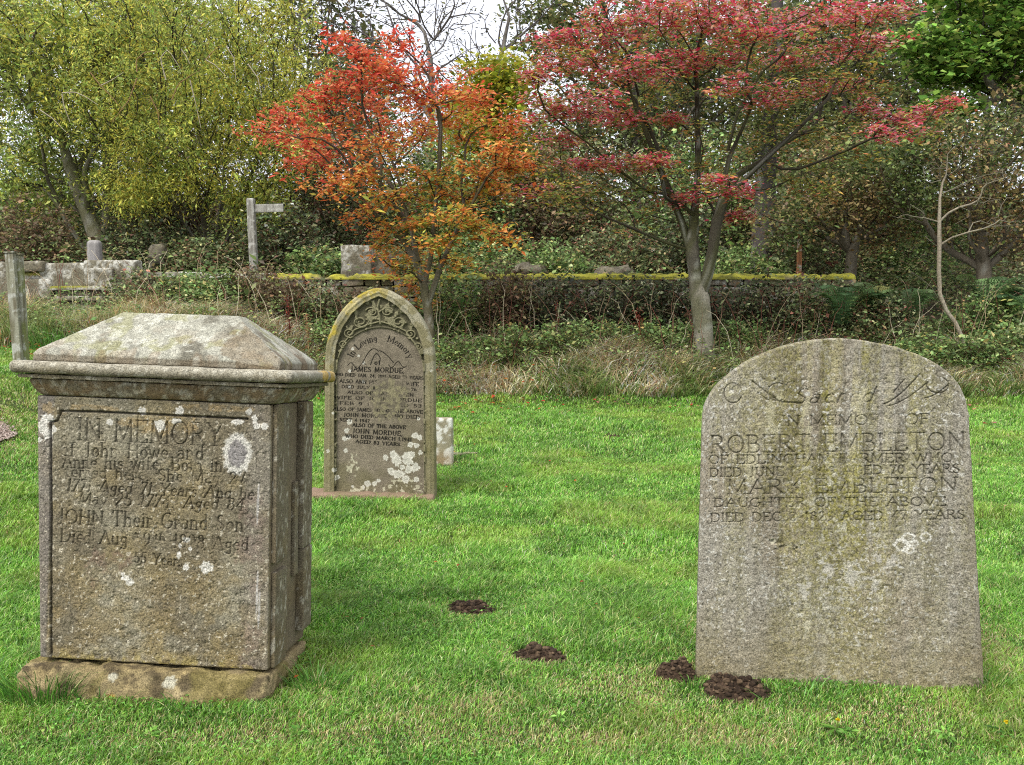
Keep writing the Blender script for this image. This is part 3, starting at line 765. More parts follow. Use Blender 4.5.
def ledge_extra(V, C):
    up = sstep(LZ + .01, LZ + .035, V[:, 2])
    C = mixc(C, S(168, 165, 152) * (.7 + .6 * fbm(V[:, 0], V[:, 1], V[:, 2], 90, 3, 93))[:, None], up * .75)
    C = mixc(C, S(214, 212, 200), up * sstep(.54, .6, fbm(V[:, 0], V[:, 1], V[:, 2], 80, 3, 94)) * .6)
    yel = (V[:, 0] > TX + TW / 2 + .055) & (V[:, 1] > .3); C = mixc(C, S(205, 165, 30), yel * .6 * sstep(.4, .5, fbm(V[:, 0], V[:, 1], V[:, 2], 30, 2, 95)))
    V = V.copy(); V[:, 2] += .006 * (fbm(V[:, 0], V[:, 1], 0, 9, 3, 96) - .5)
    return V, C
carved_piece('ledge', TW + .165, TD + .165, .044, (TX, -.082, LZ), r=.02, res=.007, tint=S(140, 134, 118), extra=ledge_extra, label='projecting rounded ledge crusted with pale lichen')
# hipped cap slab
KZ = LZ + .045
def cap():
    W2, y0, y1 = (TW + .030) / 2, -.040, TD + .040
    lip, rise, ty0, ty1 = .034, .155, TD * .44, TD * .62
    nx, ny = 190, 110
    xs = np.linspace(-W2, W2, nx)[None]; ys = np.linspace(y0, y1, ny)[:, None]
    lx = tl[0]; rl, rr = -W2 + .205, W2 - .225
    hx = np.minimum((xs + W2) / (rl + W2), (W2 - xs) / (W2 - rr)); hy = np.minimum((ys - y0) / (ty0 - y0), (y1 - ys) / (y1 - ty1))
    h = np.clip(np.minimum(hx, hy), 0, 1)
    h = h - .03 * (1 - np.abs(2 * h - 1)) * 0
    Xc = np.broadcast_to(xs, h.shape) + TX; Yc = np.broadcast_to(ys, h.shape)
    nn = fbm(Xc, Yc, 0, 9, 4, 97) - .5
    Zc = KZ + lip + rise * h + .006 * nn + .004 * (fbm(Xc, Yc, 0, 60, 3, 98) - .5)
    # broken triangular facet on the front right hip
    zcut = KZ + .010 + .66 * np.maximum(0, Yc - y0 - .02) + .17 * (W2 - (Xc - TX)) + .010 * (fbm(Xc, Yc, 0, 28, 3, 99) - .5)
    bx = Xc - TX - (W2 - .17); bd = sstep(0, .012, (.11 - np.abs(bx + .02)) - (Yc - y0) * .75)
    brk = (zcut < Zc).astype(float); Zc = np.minimum(Zc, zcut)
    ed = sstep(.0, .012, np.minimum(np.minimum(xs + W2, W2 - xs), np.minimum(ys - y0, y1 - ys))); Zc = Zc - .008 * (1 - ed)
    V = np.stack([Xc, Yc, Zc], -1).reshape(-1, 3); F = [grid_faces(ny, nx)]
    a = fbm(Xc, Yc, 0, 10, 4, 100).ravel(); b = fbm(Xc, Yc, .5, 55, 3, 101).ravel(); c = fbm(Xc, Yc, .9, 180, 2, 102).ravel()
    C = mixc(S(122, 119, 106), S(168, 167, 154), sstep(.38, .55, a)) * (.65 + .65 * b)[:, None] * (.6 + .8 * c)[:, None]
    C = mixc(C, S(152, 152, 104), sstep(.55, .62, fbm(Xc, Yc, .3, 14, 3, 103)).ravel() * .5)
    wl = sstep(.56, .60, fbm(Xc, Yc, .7, 30, 4, 104)).ravel(); C = mixc(C, S(206, 206, 194), wl * .55) 
    rd = sstep(.55, .65, fbm(Xc, Yc, .1, 22, 3, 105)).ravel() * (1 - h.ravel()); C = mixc(C, S(132, 104, 76), rd * .35)
    C = mixc(C, S(124, 108, 84) * (.5 + 1.0 * b)[:, None], brk.ravel() * .6)
    idx = np.concatenate([np.arange(nx), np.arange(1, ny) * nx + nx - 1, (ny - 1) * nx + np.arange(nx - 1)[::-1], np.arange(1, ny - 1)[::-1] * nx])
    n = len(idx); Vs = [V]; Cs = [C]; off = len(V); prev = idx; fs = []
    for k in range(1, 5):
        q = V[idx].copy(); t = k / 4; q[:, 2] = V[idx][:, 2] * (1 - t) + KZ * t
        nn = (fbm(q[:, 0], q[:, 1], q[:, 2], 35, 3, 106) - .5) * .012
        q[:, 0] += nn * np.sign(q[:, 0] - TX); q[:, 1] += nn * np.sign(q[:, 1] - TD / 2) - (.0 if k < 4 else 0)
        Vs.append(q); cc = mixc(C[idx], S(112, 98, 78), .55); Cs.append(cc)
        cur = off + np.arange(n); i = np.arange(n); j = (i + 1) % n
        fs.append(np.stack([prev[i], cur[i], cur[j], prev[j]], 1)); prev = cur; off += n
    Vs.append(np.array([[TX, TD / 2, KZ]])); Cs.append(np.array([[.1, .1, .1]])); i = np.arange(n)
    F.append(np.concatenate(fs)); F.append(np.stack([prev[i], np.full(n, off), prev[(i + 1) % n]], 1))
    o = mesh_np('cap', np.concatenate(Vs), F, M_STONE, np.clip(np.concatenate(Cs) * np.array([.83, .82, .77]), .01, .85), tb, True)
    o['label'] = 'hipped cap slab with white lichen and a broken front corner'
cap()
# rough base block
b0 = tm(26, 668); b1 = tm(270, 684)
def base_extra(V, C):
    t = fbm(V[:, 0], V[:, 1], V[:, 2], 10, 4, 107) - .5; V = V.copy()
    V[:, 2] += .022 * t * (V[:, 2] > TZ - .1); V[:, 1] -= .03 * t * (V[:, 1] < 0)
    V[:, 1] -= .03 * sstep(TZ, TZ - .14, V[:, 2]) * (V[:, 1] < .1)
    C = mixc(S(128, 114, 78), S(158, 146, 116), fbm(V[:, 0], V[:, 1], V[:, 2], 12, 3, 108)) * (.5 + 1.0 * fbm(V[:, 0], V[:, 1], V[:, 2], 90, 3, 109))[:, None]
    C = mixc(C, S(58, 50, 40), sstep(.46, .6, fbm(V[:, 0] * .7, V[:, 1], V[:, 2], 30, 4, 110)) * .7 * (V[:, 1] < 0)) * 1.15
    C = mixc(C, S(128, 120, 62), sstep(.5, .6, fbm(V[:, 0], V[:, 1], V[:, 2], 9, 3, 111)) * .5)
    X, Z = V[:, 0], V[:, 2]
    m, rim = blobs(X, Z, [(119, 673, 5, 4.5), (176, 678, 7, 6)], MT, 4, .4); C = mixc(C, S(206, 205, 190), m * (V[:, 1] < .01) * .9)
    m, rim = blobs(X, Z, [(119, 692, 5, 4)], MT, 4, .4); C = mixc(C, S(200, 140, 40), m * (V[:, 1] < .01) * .7)
    return V, C
carved_piece('base_block', TW + .060, TD + .03, .26, (TX - .016, -.045, TZ - .268), r=.016, res=.006, noise=.03, extra=base_extra, label='rough yellowish base block half sunk in grass')
if DEBUG:
    print('TOMB', TW, TH, TZ, TX)
    def pj(p):
        p = MT @ Vector(p); d = np.array(p) - np.array([0, 0, CAM_H]); f = d[1] * CP - d[2] * SP; u = d[1] * SP + d[2] * CP
        return round(512 + 1000 * d[0] / f), round(382.5 - 1000 * u / f)
    for nm, p in dict(FLb=(TX - TW / 2, 0, TZ), FRb=(xr, 0, TZ), BRb=(xr, TD, TZ), FLt=(TX - TW / 2, 0, TZ + TH), FRt=(xr, 0, TZ + TH), BRt=(xr, TD, TZ + TH),
                      LedgeFL=(TX - TW / 2 - .082, -.082, LZ), LedgeFR=(xr + .082, -.082, LZ), LedgeBR=(xr + .082, TD + .082, LZ), LedgeBRt=(xr + .082, TD + .082, LZ + .044),
                      ridgeL=(TX - (TW + .085) / 2 + .255, TD * .5, KZ + .189), ridgeR=(TX + (TW + .085) / 2 - .23, TD * .5, KZ + .189), capFL=(TX - (TW + .085) / 2, -.045, KZ), capFR=(TX + (TW + .085) / 2, -.045, KZ), capBR=(TX + (TW + .085) / 2, TD + .045, KZ)).items():
        print(nm, pj(p))
# ================================================================== leaves and trees
def leaf_mesh(mb, P, size, col, aspect=.55, flat=.6, droop=0.0, fold=.25, rng=RNG, axis=None):
    """one folded quad per leaf at points P"""
    n = len(P); size = np.broadcast_to(size, (n,))[:, None]
    nz = rng.normal(size=(n, 3)); nz /= np.linalg.norm(nz, axis=1, keepdims=True)
    nz[:, 2] = np.abs(nz[:, 2]); nz = nz * (1 - flat) + np.array([0, 0, 1.]) * flat; nz /= np.linalg.norm(nz, axis=1, keepdims=True)
    d = rng.normal(size=(n, 3)) if axis is None else axis + .5 * rng.normal(size=(n, 3))
    d[:, 2] -= droop * (1.5 if axis is None else 1)
    d -= nz * (d * nz).sum(1, keepdims=True); d /= np.linalg.norm(d, axis=1, keepdims=True) + 1e-9
    if droop: d[:, 2] -= droop; d /= np.linalg.norm(d, axis=1, keepdims=True)
    s = np.cross(nz, d); s /= np.linalg.norm(s, axis=1, keepdims=True) + 1e-9
    up = np.cross(d, s)
    w = size * aspect * .5
    mid = P + d * size * .45
    V = np.stack([P, mid + s * w + up * w * fold, P + d * size, mid - s * w + up * w * fold], 1).reshape(-1, 3)
    F = np.arange(n * 4).reshape(n, 4)
    mb.add(V, [F], np.repeat(col, 4, 0))

def grow(seeds, pts, bf=.5, upb=0.0):
    """balanced spanning tree from seed polylines to crown points -> nodes, parent"""
    N = []; par = []; pl = []
    for poly_, par0 in seeds:
        for k, p in enumerate(poly_):
            N.append(np.asarray(p, float))
            if k == 0: par.append(par0); pl.append(0 if par0 < 0 else pl[par0] + np.linalg.norm(N[-1] - N[par0]))
            else: par.append(len(N) - 2); pl.append(pl[-1] + np.linalg.norm(N[-1] - N[-2]))
    N = list(N); pts = np.asarray(pts); n = len(pts)
    best = np.full(n, 1e9); bi = np.zeros(n, int); done = np.zeros(n, bool)
    def upd(k, first=False):
        d = np.linalg.norm(pts - N[k], axis=1)
        pen = d + upb * np.maximum(N[k][2] - pts[:, 2], 0)
        c = pen + bf * pl[k]
        m = c < best; best[m] = c[m]; bi[m] = k
    for k in range(len(N)):
        if len(seeds[0][0]) > 3 and k == 0: continue
        upd(k)
    for _ in range(n):
        b = np.where(done, 1e9, best); j = int(np.argmin(b)); k = bi[j]; done[j] = True
        a = N[k]; p = pts[j]; L = np.linalg.norm(p - a)
        m = max(1, int(L / .22)) if L > .3 else 1
        cur = k
        for q in range(1, m + 1):
            t = q / m; s = a + (p - a) * t
            if q < m: s = s + np.array([0, 0, .10 * L * math.sin(math.pi * t) * (.4)]) + RNG.normal(size=3) * .02 * min(L, 1)
            N.append(s); par.append(cur); pl.append(pl[cur] + L / m); cur = len(N) - 1
        upd(cur)
        if m > 2: upd(cur - m // 2)
    return np.array(N), np.array(par)

def branches(N, par, rtip=.004, e=2.3, rmax=None, sides=(9, 5, 3), col=None, rough=.25, mb=None, minr=0):
    n = len(N); ch = [[] for _ in range(n)]
    for i, p in enumerate(par):
        if p >= 0: ch[p].append(i)
    R = np.zeros(n)
    for i in range(n - 1, -1, -1):
        R[i] = rtip ** e if not ch[i] else sum(R[c] for c in ch[i]) + 0.02 * rtip ** e
    R = R ** (1 / e)
    if rmax: R = np.where(R > rtip, rtip + (R - rtip) * (rmax - rtip) / (R.max() - rtip), R)
    mb = mb or MB(); stack = [i for i in range(n) if par[i] < 0]
    while stack:
        s = stack.pop(); chain = [s]; cur = s
        while ch[cur]:
            c = max(ch[cur], key=lambda q: R[q])
            for o in ch[cur]:
                if o != c: stack.append(o)
            chain.append(c); cur = c
        P = [N[q] for q in chain]; r = [R[q] for q in chain]
        if par[s] >= 0: P.insert(0, N[par[s]]); r.insert(0, min(r[0] * 1.15, R[par[s]]))
        if len(P) < 2 or r[0] < minr: continue
        sd = sides[0] if r[0] > .035 else sides[1] if r[0] > .010 else sides[2]
        if len(P) > 2:      # soften the corners of a chain
            P = np.array(P); Q = P.copy(); Q[1:-1] = .5 * P[1:-1] + .25 * (P[:-2] + P[2:]); P = Q
        if r[0] > .035 and par[s] < 0:
            P = np.array(P); k = np.linspace(0, len(P) - 1, len(P) * 4); P = np.stack([np.interp(k, range(len(P)), P[:, c]) for c in range(3)], 1); r = np.interp(k, range(len(r)), r)
        tube(mb, P, r, sd, col if col is not None else (.1, .08, .06), rough if r[0] > .02 else 0, cap=False)
    return mb, R, ch

def cloud(spec, n, rng=RNG):
    """points in ellipsoids given by photo position and distance: (px, py, rx_px, ry_px, Y, depth_radius, weight)"""
    w = np.array([s[6] for s in spec], float); w /= w.sum()
    k = rng.choice(len(spec), n, p=w); out = np.zeros((n, 3))
    sp = np.array([s[:6] for s in spec], float)[k]
    d = rng.normal(size=(n, 3)); d /= np.linalg.norm(d, axis=1, keepdims=True); d *= rng.random((n, 1)) ** (1 / 2.4)
    c = at_arr(sp[:, 0], sp[:, 1], sp[:, 4])
    sc = sp[:, 4] / 1000
    out = c + np.stack([d[:, 0] * sp[:, 2] * sc, d[:, 1] * sp[:, 5], d[:, 2] * sp[:, 3] * sc], 1)
    return out, k

def pal(cols, w, n, rng=RNG, jit=.18):
    c = np.array(cols); k = rng.choice(len(c), n, p=np.array(w) / np.sum(w))
    v = np.exp(jit * 1.25 * rng.normal(size=(n, 1))); h = 1 + .08 * rng.normal(size=(n, 3))
    return np.clip(c[k] * v * h, .002, .8)

def bark_col(thick, thin, moss=None, r0=.05, r1=.006):
    def f(V, R):
        n_ = fbm(V[:, 0], V[:, 1], V[:, 2], 12, 3, 7)
        c = mixc(np.asarray(thin), np.asarray(thick), sstep(r1, r0, R)) * (.6 + .8 * n_)[:, None]
        if moss is not None: c = mixc(c, np.asarray(moss), sstep(.48, .6, fbm(V[:, 0], V[:, 1], V[:, 2], 5, 3, 8)) * .6)
        sp = sstep(.62, .7, fbm(V[:, 0], V[:, 1], V[:, 2], 30, 2, 9)); return mixc(c, S(190, 190, 176), sp * .4 * sstep(.01, .04, R))
    return f

def spray(centres, per, sig, rng=RNG):
    """leaf positions gathered round crown nodes"""
    P = np.repeat(centres, per, 0); return P + rng.normal(size=P.shape) * np.asarray(sig)

def sprays(C, ntw, nl, L, droop, flat=.5, rng=RNG):
    """leaves strung along little twigs round each crown node; returns points and a per-twig tone"""
    m = len(C) * ntw; B = np.repeat(C, ntw, 0); d = rng.normal(size=(m, 3)); d[:, 2] *= (1 - flat); d /= np.linalg.norm(d, axis=1, keepdims=True)
    l = L * rng.uniform(.5, 1.2, (m, 1)); t = (np.arange(nl) + .5) / nl
    P = B[:, None] + d[:, None] * (l * t)[..., None] - np.array([0, 0, 1.]) * (droop * l * t ** 2)[..., None] + rng.normal(size=(m, nl, 3)) * .022 * (L / .3)
    return P.reshape(-1, 3), np.repeat(np.exp(rng.normal(size=m) * .22), nl)

def tree(name, label, seeds, spec, npts, per, sig, size, colour, rtip=.004, rmax=.12, bf=.5, barkc=None, aspect=.55, flat=.6, droop=0., group=None, cat='tree', trunk_name='trunk', crown_name='crown', upb=0., jitter=.3, minr=0, keep=1.0, sides=(9, 5, 3), e=2.3, thin=None, matw=None, tw=None):
    pts, kk = cloud(spec, npts)
    N, par = grow(seeds, pts, bf, upb)
    root = empty(name, Matrix.Translation(Vector(N[0])))
    off = N[0].copy()
    mb, R, ch = branches(N - off, par, rtip, e, rmax, sides, barkc, minr=minr)
    mb.build(trunk_name, matw or M_BARK, root, smooth=True)
    ns = sum(len(s[0]) for s in seeds)
    sel = np.array([i for i in range(ns, len(N)) if R[i] < rtip * 3.2])
    if keep < 1: sel = sel[RNG.random(len(sel)) < keep]
    if per > 0:
        C = N[sel]
        if tw: P, tone = sprays(C, tw[0], tw[1], tw[2], tw[3], tw[4])
        else: P = spray(C, per, sig); tone = np.ones(len(P))
        if thin is not None: kk_ = thin(P); P = P[kk_]; tone = tone[kk_]
        lb = MB(); n = len(P)
        sz = size * np.exp(RNG.normal(size=n) * jitter)
        leaf_mesh(lb, P - off, sz, np.clip(colour(P) * tone[:, None], 0, .85), aspect, flat, droop)
        lb.build(crown_name, M_LEAF, root)
        if DEBUG: print(name, 'nodes', len(N), 'leaves', n)
    tag(root, label, cat, group)
    return root

def pxpoly(pts, Y, dy=None):
    dy = dy or [0] * len(pts); return [at(x, y, Y + q) for (x, y), q in zip(pts, dy)]

# ------------------------------------------------ red and green maple, right of the middle
YM = 12.35
b = at(706, 368, YM); 
seeds = [(pxpoly([(706, 372), (705, 345), (703, 318), (700, 296)], YM), -1),
         (pxpoly([(695, 275), (690, 250), (684, 225), (672, 195), (655, 160), (640, 120)], YM, [.02, .05, .1, .2, .3, .4]), 3),
         (pxpoly([(709, 275), (713, 250), (716, 225), (722, 190), (728, 150), (735, 100)], YM, [0, -.05, -.1, -.2, -.2, -.3]), 3),
         (pxpoly([(694, 215), (700, 180), (697, 140), (690, 100)], YM, [0, .1, .2, .3]), 5),
         (pxpoly([(665, 245), (635, 228), (600, 214), (565, 208)], YM, [.1, 0, -.2, -.5]), 5),
         (pxpoly([(735, 190), (765, 160), (800, 125), (840, 95)], YM, [-.1, -.3, -.5, -.6]), 13),
         (pxpoly([(650, 200), (620, 170), (585, 140), (560, 120)], YM, [.2, 0, -.2, -.5]), 7)]
red = [(540, 100, 26, 12), (575, 60, 40, 14), (610, 30, 50, 16), (640, 70, 55, 15), (600, 95, 40, 12), (690, 20, 60, 16), (700, 60, 50, 12), (740, 85, 40, 11), (760, 30, 55, 16), (790, 60, 42, 12),
       (820, 15, 50, 14), (870, 12, 45, 14), (850, 50, 34, 11), (880, 40, 26, 9), (560, 140, 30, 10), (580, 112, 40, 10), (620, 118, 36, 9), (600, 162, 42, 10), (640, 165, 32, 9), (655, 158, 20, 8),
       (690, 200, 34, 11), (735, 190, 22, 9), (730, 215, 24, 9), (715, 178, 18, 6), (672, 118, 20, 7), (795, 95, 38, 10), (760, 100, 30, 8), (835, 88, 40, 9), (870, 110, 26, 9), (895, 133, 34, 9), (925, 112, 26, 8), (945, 104, 16, 7), (900, 120, 20, 6), (560, 40, 36, 14), (540, 75, 20, 10), (535, 120, 14, 6), (525, 190, 22, 10), (640, 8, 60, 14), (720, 0, 60, 12)]
grn = [(640, 95, 90, 30), (760, 70, 90, 35), (620, 195, 70, 22), (570, 195, 40, 18), (690, 160, 70, 40), (780, 140, 60, 25), (820, 130, 50, 14), (770, 170, 50, 14), (800, 190, 50, 14), (600, 50, 70, 30), (720, 30, 100, 24), (840, 75, 60, 20), (640, 225, 50, 12), (840, 160, 40, 12), (560, 165, 34, 14), (870, 90, 40, 20)]
rngm = np.random.default_rng(5)
spec = [(x, y, rx, ry * .8, YM + rngm.uniform(-1.3, .9), rx / 100 * 1.0, rx * 1.0) for x, y, rx, ry in red] + [(x, y, rx, ry, YM + rngm.uniform(-.6, .9), .8, rx * .55) for x, y, rx, ry in grn]
RED_C = np.array([at(s[0], s[1], s[4]) for s in spec[:len(red)]]); RED_R = np.array([[s[2] * s[4] / 1000 + .08, s[5] + .25, s[3] * s[4] / 1000 + .07] for s in spec[:len(red)]])
def maple_col(P):
    n = len(P); m = np.zeros(n)
    for c, r in zip(RED_C, RED_R):
        q = (P - c) / r; d = (q ** 2).sum(1); m = np.maximum(m, 1 - sstep(.5, 1.5, d + .5 * (q[:, 2] < 0) * -q[:, 2]))
    m = m * .78 - .07 + .5 * (fbm(P[:, 0], P[:, 1], P[:, 2], 2.5, 2, 3) - .5)
    isred = RNG.random(n) < m
    r = pal([S(224, 84, 106), S(240, 138, 150), S(198, 60, 82), S(230, 118, 94), S(244, 176, 154)], [4, 3, 2.4, 3, 2], n)
    g = pal([S(112, 126, 62), S(142, 140, 70), S(172, 142, 72), S(92, 106, 56), S(184, 118, 76), S(192, 186, 84)], [4, 3, 2.4, 3, 2, .8], n)
    return np.clip(np.where(isred[:, None], r, g) * 1.18, 0, .85)
tree('maple_tree', 'spreading maple with crimson and green leaves and a pale forked trunk', seeds, spec, 1500, 21, (.12, .12, .04), .060,
     maple_col, rtip=.0038, rmax=.118, e=1.48, bf=.35, tw=(4, 8, .26, .25, .75), barkc=bark_col(S(142, 136, 120), S(56, 50, 38), S(80, 82, 46), .13, .05), flat=.62, aspect=.42, keep=.8)

# ------------------------------------------------ orange tree behind the gothic stone
YO = 12.7
seeds = [(pxpoly([(431, 352), (430, 330), (428, 305), (424, 285), (418, 262), (412, 235), (405, 200), (395, 165)], YO, [0, 0, 0, 0, 0, .1, .2, .3]), -1),
         (pxpoly([(432, 262), (433, 235), (436, 200), (440, 160), (442, 120)], YO, [0, 0, -.1, -.2, -.2]), 3),
         (pxpoly([(440, 262), (455, 235), (472, 205), (490, 170)], YO, [-.05, -.2, -.4, -.6]), 2),
         (pxpoly([(405, 240), (385, 222), (360, 205), (330, 190), (300, 178)], YO, [0, -.2, -.4, -.5, -.6]), 4),
         (pxpoly([(395, 190), (370, 160), (345, 130), (325, 110)], YO, [.1, 0, 0, -.2]), 6)]
rngm = np.random.default_rng(8)
pads = [(262, 130, 22, 8), (285, 118, 26, 9), (300, 140, 34, 10), (330, 150, 36, 12), (300, 165, 24, 10), (320, 100, 34, 12), (350, 115, 38, 14), (345, 85, 30, 12), (372, 70, 30, 14), (400, 45, 20, 12), (395, 80, 30, 14),
        (340, 40, 16, 10), (360, 55, 20, 10), (420, 95, 34, 14), (385, 110, 34, 14), (450, 90, 26, 12), (480, 100, 30, 14), (500, 125, 26, 12), (465, 120, 30, 12), (440, 130, 36, 14), (405, 135, 40, 16), (370, 145, 36, 12),
        (350, 175, 40, 12), (385, 170, 34, 12), (500, 150, 30, 10), (515, 165, 26, 9), (480, 170, 34, 12), (450, 175, 36, 14), (470, 195, 34, 10), (500, 190, 30, 9), (420, 195, 34, 12), (380, 195, 34, 12), (330, 185, 26, 8),
        (410, 225, 30, 12), (450, 215, 30, 10), (480, 225, 26, 9), (360, 215, 26, 10), (415, 255, 20, 12), (390, 240, 20, 10), (500, 235, 18, 8), (470, 75, 22, 10), (425, 70, 22, 14), (412, 285, 12, 12), (440, 240, 24, 10), (400, 268, 16, 8), (455, 262, 18, 8), (428, 300, 12, 8), (385, 258, 14, 8)]
spec = [(x, y, rx, ry, YO + rngm.uniform(-1.0, .8), rx / 90, rx) for x, y, rx, ry in pads]
ctr = at(430, 235, YO)
def orange_col(P):
    n = len(P); q = P - ctr; d = np.hypot(q[:, 0] * 1.0 + .0, q[:, 2] * 1.05)
    t = d / 2.35 + .10 + .16 * (-q[:, 0] / 2) + .12 * RNG.normal(size=n) + .35 * (fbm(P[:, 0], P[:, 1], P[:, 2], 2.2, 2, 5) - .5)
    a = pal([S(226, 92, 66), S(238, 124, 84), S(206, 76, 68), S(240, 150, 104)], [4, 3, 2, 2.4], n)
    b = pal([S(238, 148, 78), S(236, 124, 70), S(242, 176, 92), S(222, 118, 70)], [3, 3, 2, 1], n)
    c = pal([S(206, 178, 80), S(168, 166, 80), S(130, 146, 70), S(228, 140, 70)], [2, 1.2, 1.6, 3.5], n)
    return 1.1 * np.where((t > .83)[:, None], a, np.where((t > .50)[:, None], b, c))
tree('orange_tree', 'small multi-stemmed tree with scarlet and orange autumn leaves behind the gothic headstone', seeds, spec, 950, 18, (.10, .10, .045), .062, orange_col,
     rtip=.004, rmax=.06, bf=.4, tw=(3, 8, .26, .2, .5), barkc=bark_col(S(112, 104, 88), S(58, 48, 40), S(96, 92, 60), .04), flat=.5, aspect=.46, keep=.8)

# ------------------------------------------------ bare hawthorn sapling at the right
YB = 12.3
b0 = [(965, 352), (962, 335), (957, 322), (945, 310), (938, 298), (939, 270), (940, 245), (939, 222), (940, 195), (941, 180)]
seeds = [(pxpoly(b0, YB), -1), (pxpoly([(934, 288), (922, 278), (908, 270)], YB, [0, -.1, -.2]), 4), (pxpoly([(936, 248), (930, 240), (925, 236)], YB), 6),
         (pxpoly([(950, 236), (968, 233), (985, 228), (1003, 224), (1020, 225)], YB, [0, -.1, -.2, -.3, -.3]), 6), (pxpoly([(952, 190), (968, 180), (985, 174), (1005, 172)], YB, [0, .1, .2, .2]), 8),
         (pxpoly([(950, 200), (965, 195), (985, 198), (1000, 200)], YB, [0, -.1, -.1, -.2]), 8), (pxpoly([(930, 185), (922, 182), (925, 172), (935, 166)], YB), 9), (pxpoly([(925, 215), (910, 220)], YB), 7),
         (pxpoly([(948, 212), (958, 206), (972, 210), (974, 216), (955, 224)], YB, [0, 0, -.1, -.1, -.1]), 7)]
rngm = np.random.default_rng(2)
spec = [(940, 170, 36, 16, YB, .3, 1.6), (985, 175, 40, 14, YB, .3, 1), (1000, 222, 30, 10, YB, .2, 1), (990, 200, 25, 8, YB, .2, .7), (910, 215, 18, 12, YB, .2, .4), (975, 150, 40, 12, YB + .2, .3, .8)]
tree('hawthorn_sapling', 'thin pale crooked hawthorn sapling with nearly bare branches at the right', seeds, spec, 120, 3, (.06, .06, .04), .03,
     lambda P: pal([S(110, 100, 60), S(150, 80, 60)], [2, 1], len(P)), rtip=.0036, rmax=.027, e=1.9, bf=.3, barkc=bark_col(S(156, 144, 124), S(126, 120, 100), None, .02), keep=.35)

# ------------------------------------------------ willow-like trees, left
rngm = np.random.default_rng(12)
def olive_col(P, yel=.5):
    n = len(P); f = fbm(P[:, 0], P[:, 1], P[:, 2], .9, 3, 6)
    a = pal([S(186, 180, 78), S(210, 198, 86), S(162, 164, 72)], [3, 2.4, 2], n, jit=.25); b = pal([S(126, 140, 68), S(146, 160, 80), S(100, 114, 56)], [3, 3, 2], n, jit=.25)
    tone = .85 + .9 * fbm(P[:, 0], P[:, 1], P[:, 2], 1.5, 3, 16)
    return np.where((f + .18 * RNG.normal(size=n) > yel)[:, None], a, b) * tone[:, None]
Yw = 17.5
seeds = [(pxpoly([(212, 285), (210, 265), (206, 240), (200, 200), (192, 150), (185, 100), (178, 50), (170, 0)], Yw), -1),
         (pxpoly([(218, 240), (222, 200), (226, 150), (228, 100), (232, 40)], Yw, [0, .2, .3, .4, .4]), 1), (pxpoly([(195, 240), (178, 210), (155, 180), (130, 150)], Yw, [-.1, -.3, -.5, -.7]), 1),
         (pxpoly([(226, 245), (240, 215), (250, 180), (262, 140), (275, 100)], Yw, [0, -.1, -.2, -.4, -.5]), 1), (pxpoly([(202, 225), (212, 180), (212, 130), (210, 80)], Yw, [.1, .3, .5, .6]), 2),
         (pxpoly([(190, 220), (170, 180), (160, 140), (150, 90)], Yw, [0, .2, .4, .5]), 2), (pxpoly([(234, 225), (248, 205), (268, 190), (290, 175)], Yw, [0, .3, .4, .5]), 1),
         (pxpoly([(205, 215), (197, 190), (186, 168), (170, 150)], Yw, [-.2, -.4, -.6, -.7]), 2)]
spec = [(190, 60, 110, 60, Yw, 2.2, 3), (130, 110, 80, 45, Yw - .5, 1.6, 2), (240, 110, 80, 50, Yw - .2, 1.7, 2.4), (190, 145, 80, 30, Yw - 1.2, .9, 1.2), (280, 60, 50, 50, Yw, 1.5, 1.2), (290, 150, 36, 36, Yw - .2, 1.0, .8), (200, 0, 120, 40, Yw, 2, 2),
        (130, 190, 34, 22, Yw - .8, .8, .5), (262, 215, 30, 18, Yw - .5, .8, .5), (165, 175, 40, 20, Yw - 1, .7, .5), (240, 190, 60, 22, Yw - .6, .8, .7)]
wroot_ = tree('willow_tree', 'big bushy willow with many thin dark stems and small yellow-green leaves, behind the fingerpost', seeds, spec, 1900, 38, (.20, .20, .14), .062, lambda P: olive_col(P, .49),
     rtip=.0045, rmax=.075, bf=.45, tw=(5, 10, .42, .75, .3), barkc=bark_col(S(92, 86, 70), S(44, 38, 28), None, .05), aspect=.30, flat=.25, droop=.35, keep=.9, thin=lambda P: fbm(P[:, 0], P[:, 1], P[:, 2], 1.6, 3, 44) > .37)
mb = MB(); o_ = np.array(wroot_.matrix_world.translation) if False else at(212, 285, Yw)
for q, pts_ in enumerate([[(137, 72), (136, 60), (145, 52), (158, 51)], [(166, 80), (160, 58), (168, 49), (180, 68)], [(181, 49), (186, 56), (190, 64)], [(172, 100), (178, 84), (190, 76), (200, 70)], [(62, 93), (75, 92), (86, 97), (98, 105)], [(62, 94), (64, 106), (70, 122)], [(90, 72), (100, 85), (112, 97), (123, 110)], [(100, 86), (112, 80), (124, 72)],
        [(206, 60), (215, 65), (226, 76)], [(206, 60), (212, 52), (222, 45)], [(248, 64), (258, 78), (262, 98)], [(190, 80), (196, 105), (201, 128)], [(137, 78), (129, 100), (112, 122)], [(40, 110), (52, 118), (66, 132)], [(226, 46), (234, 58), (236, 80)], [(150, 96), (158, 112), (160, 134)]]):
    P = pxpoly(pts_, Yw - 2.3 + .15 * (q % 4)); k = np.linspace(0, len(P) - 1, 9); P = np.stack([np.interp(k, range(len(P)), np.array(P)[:, c]) for c in range(3)], 1) - o_
    mb = MB(); tube(mb, P, np.linspace(.010, .004, 9), 4, S(168, 158, 136) if q % 3 else S(140, 112, 76), cap=False); mb.build('dead_branch', M_BARK, wroot_)
Yw2 = 18.2
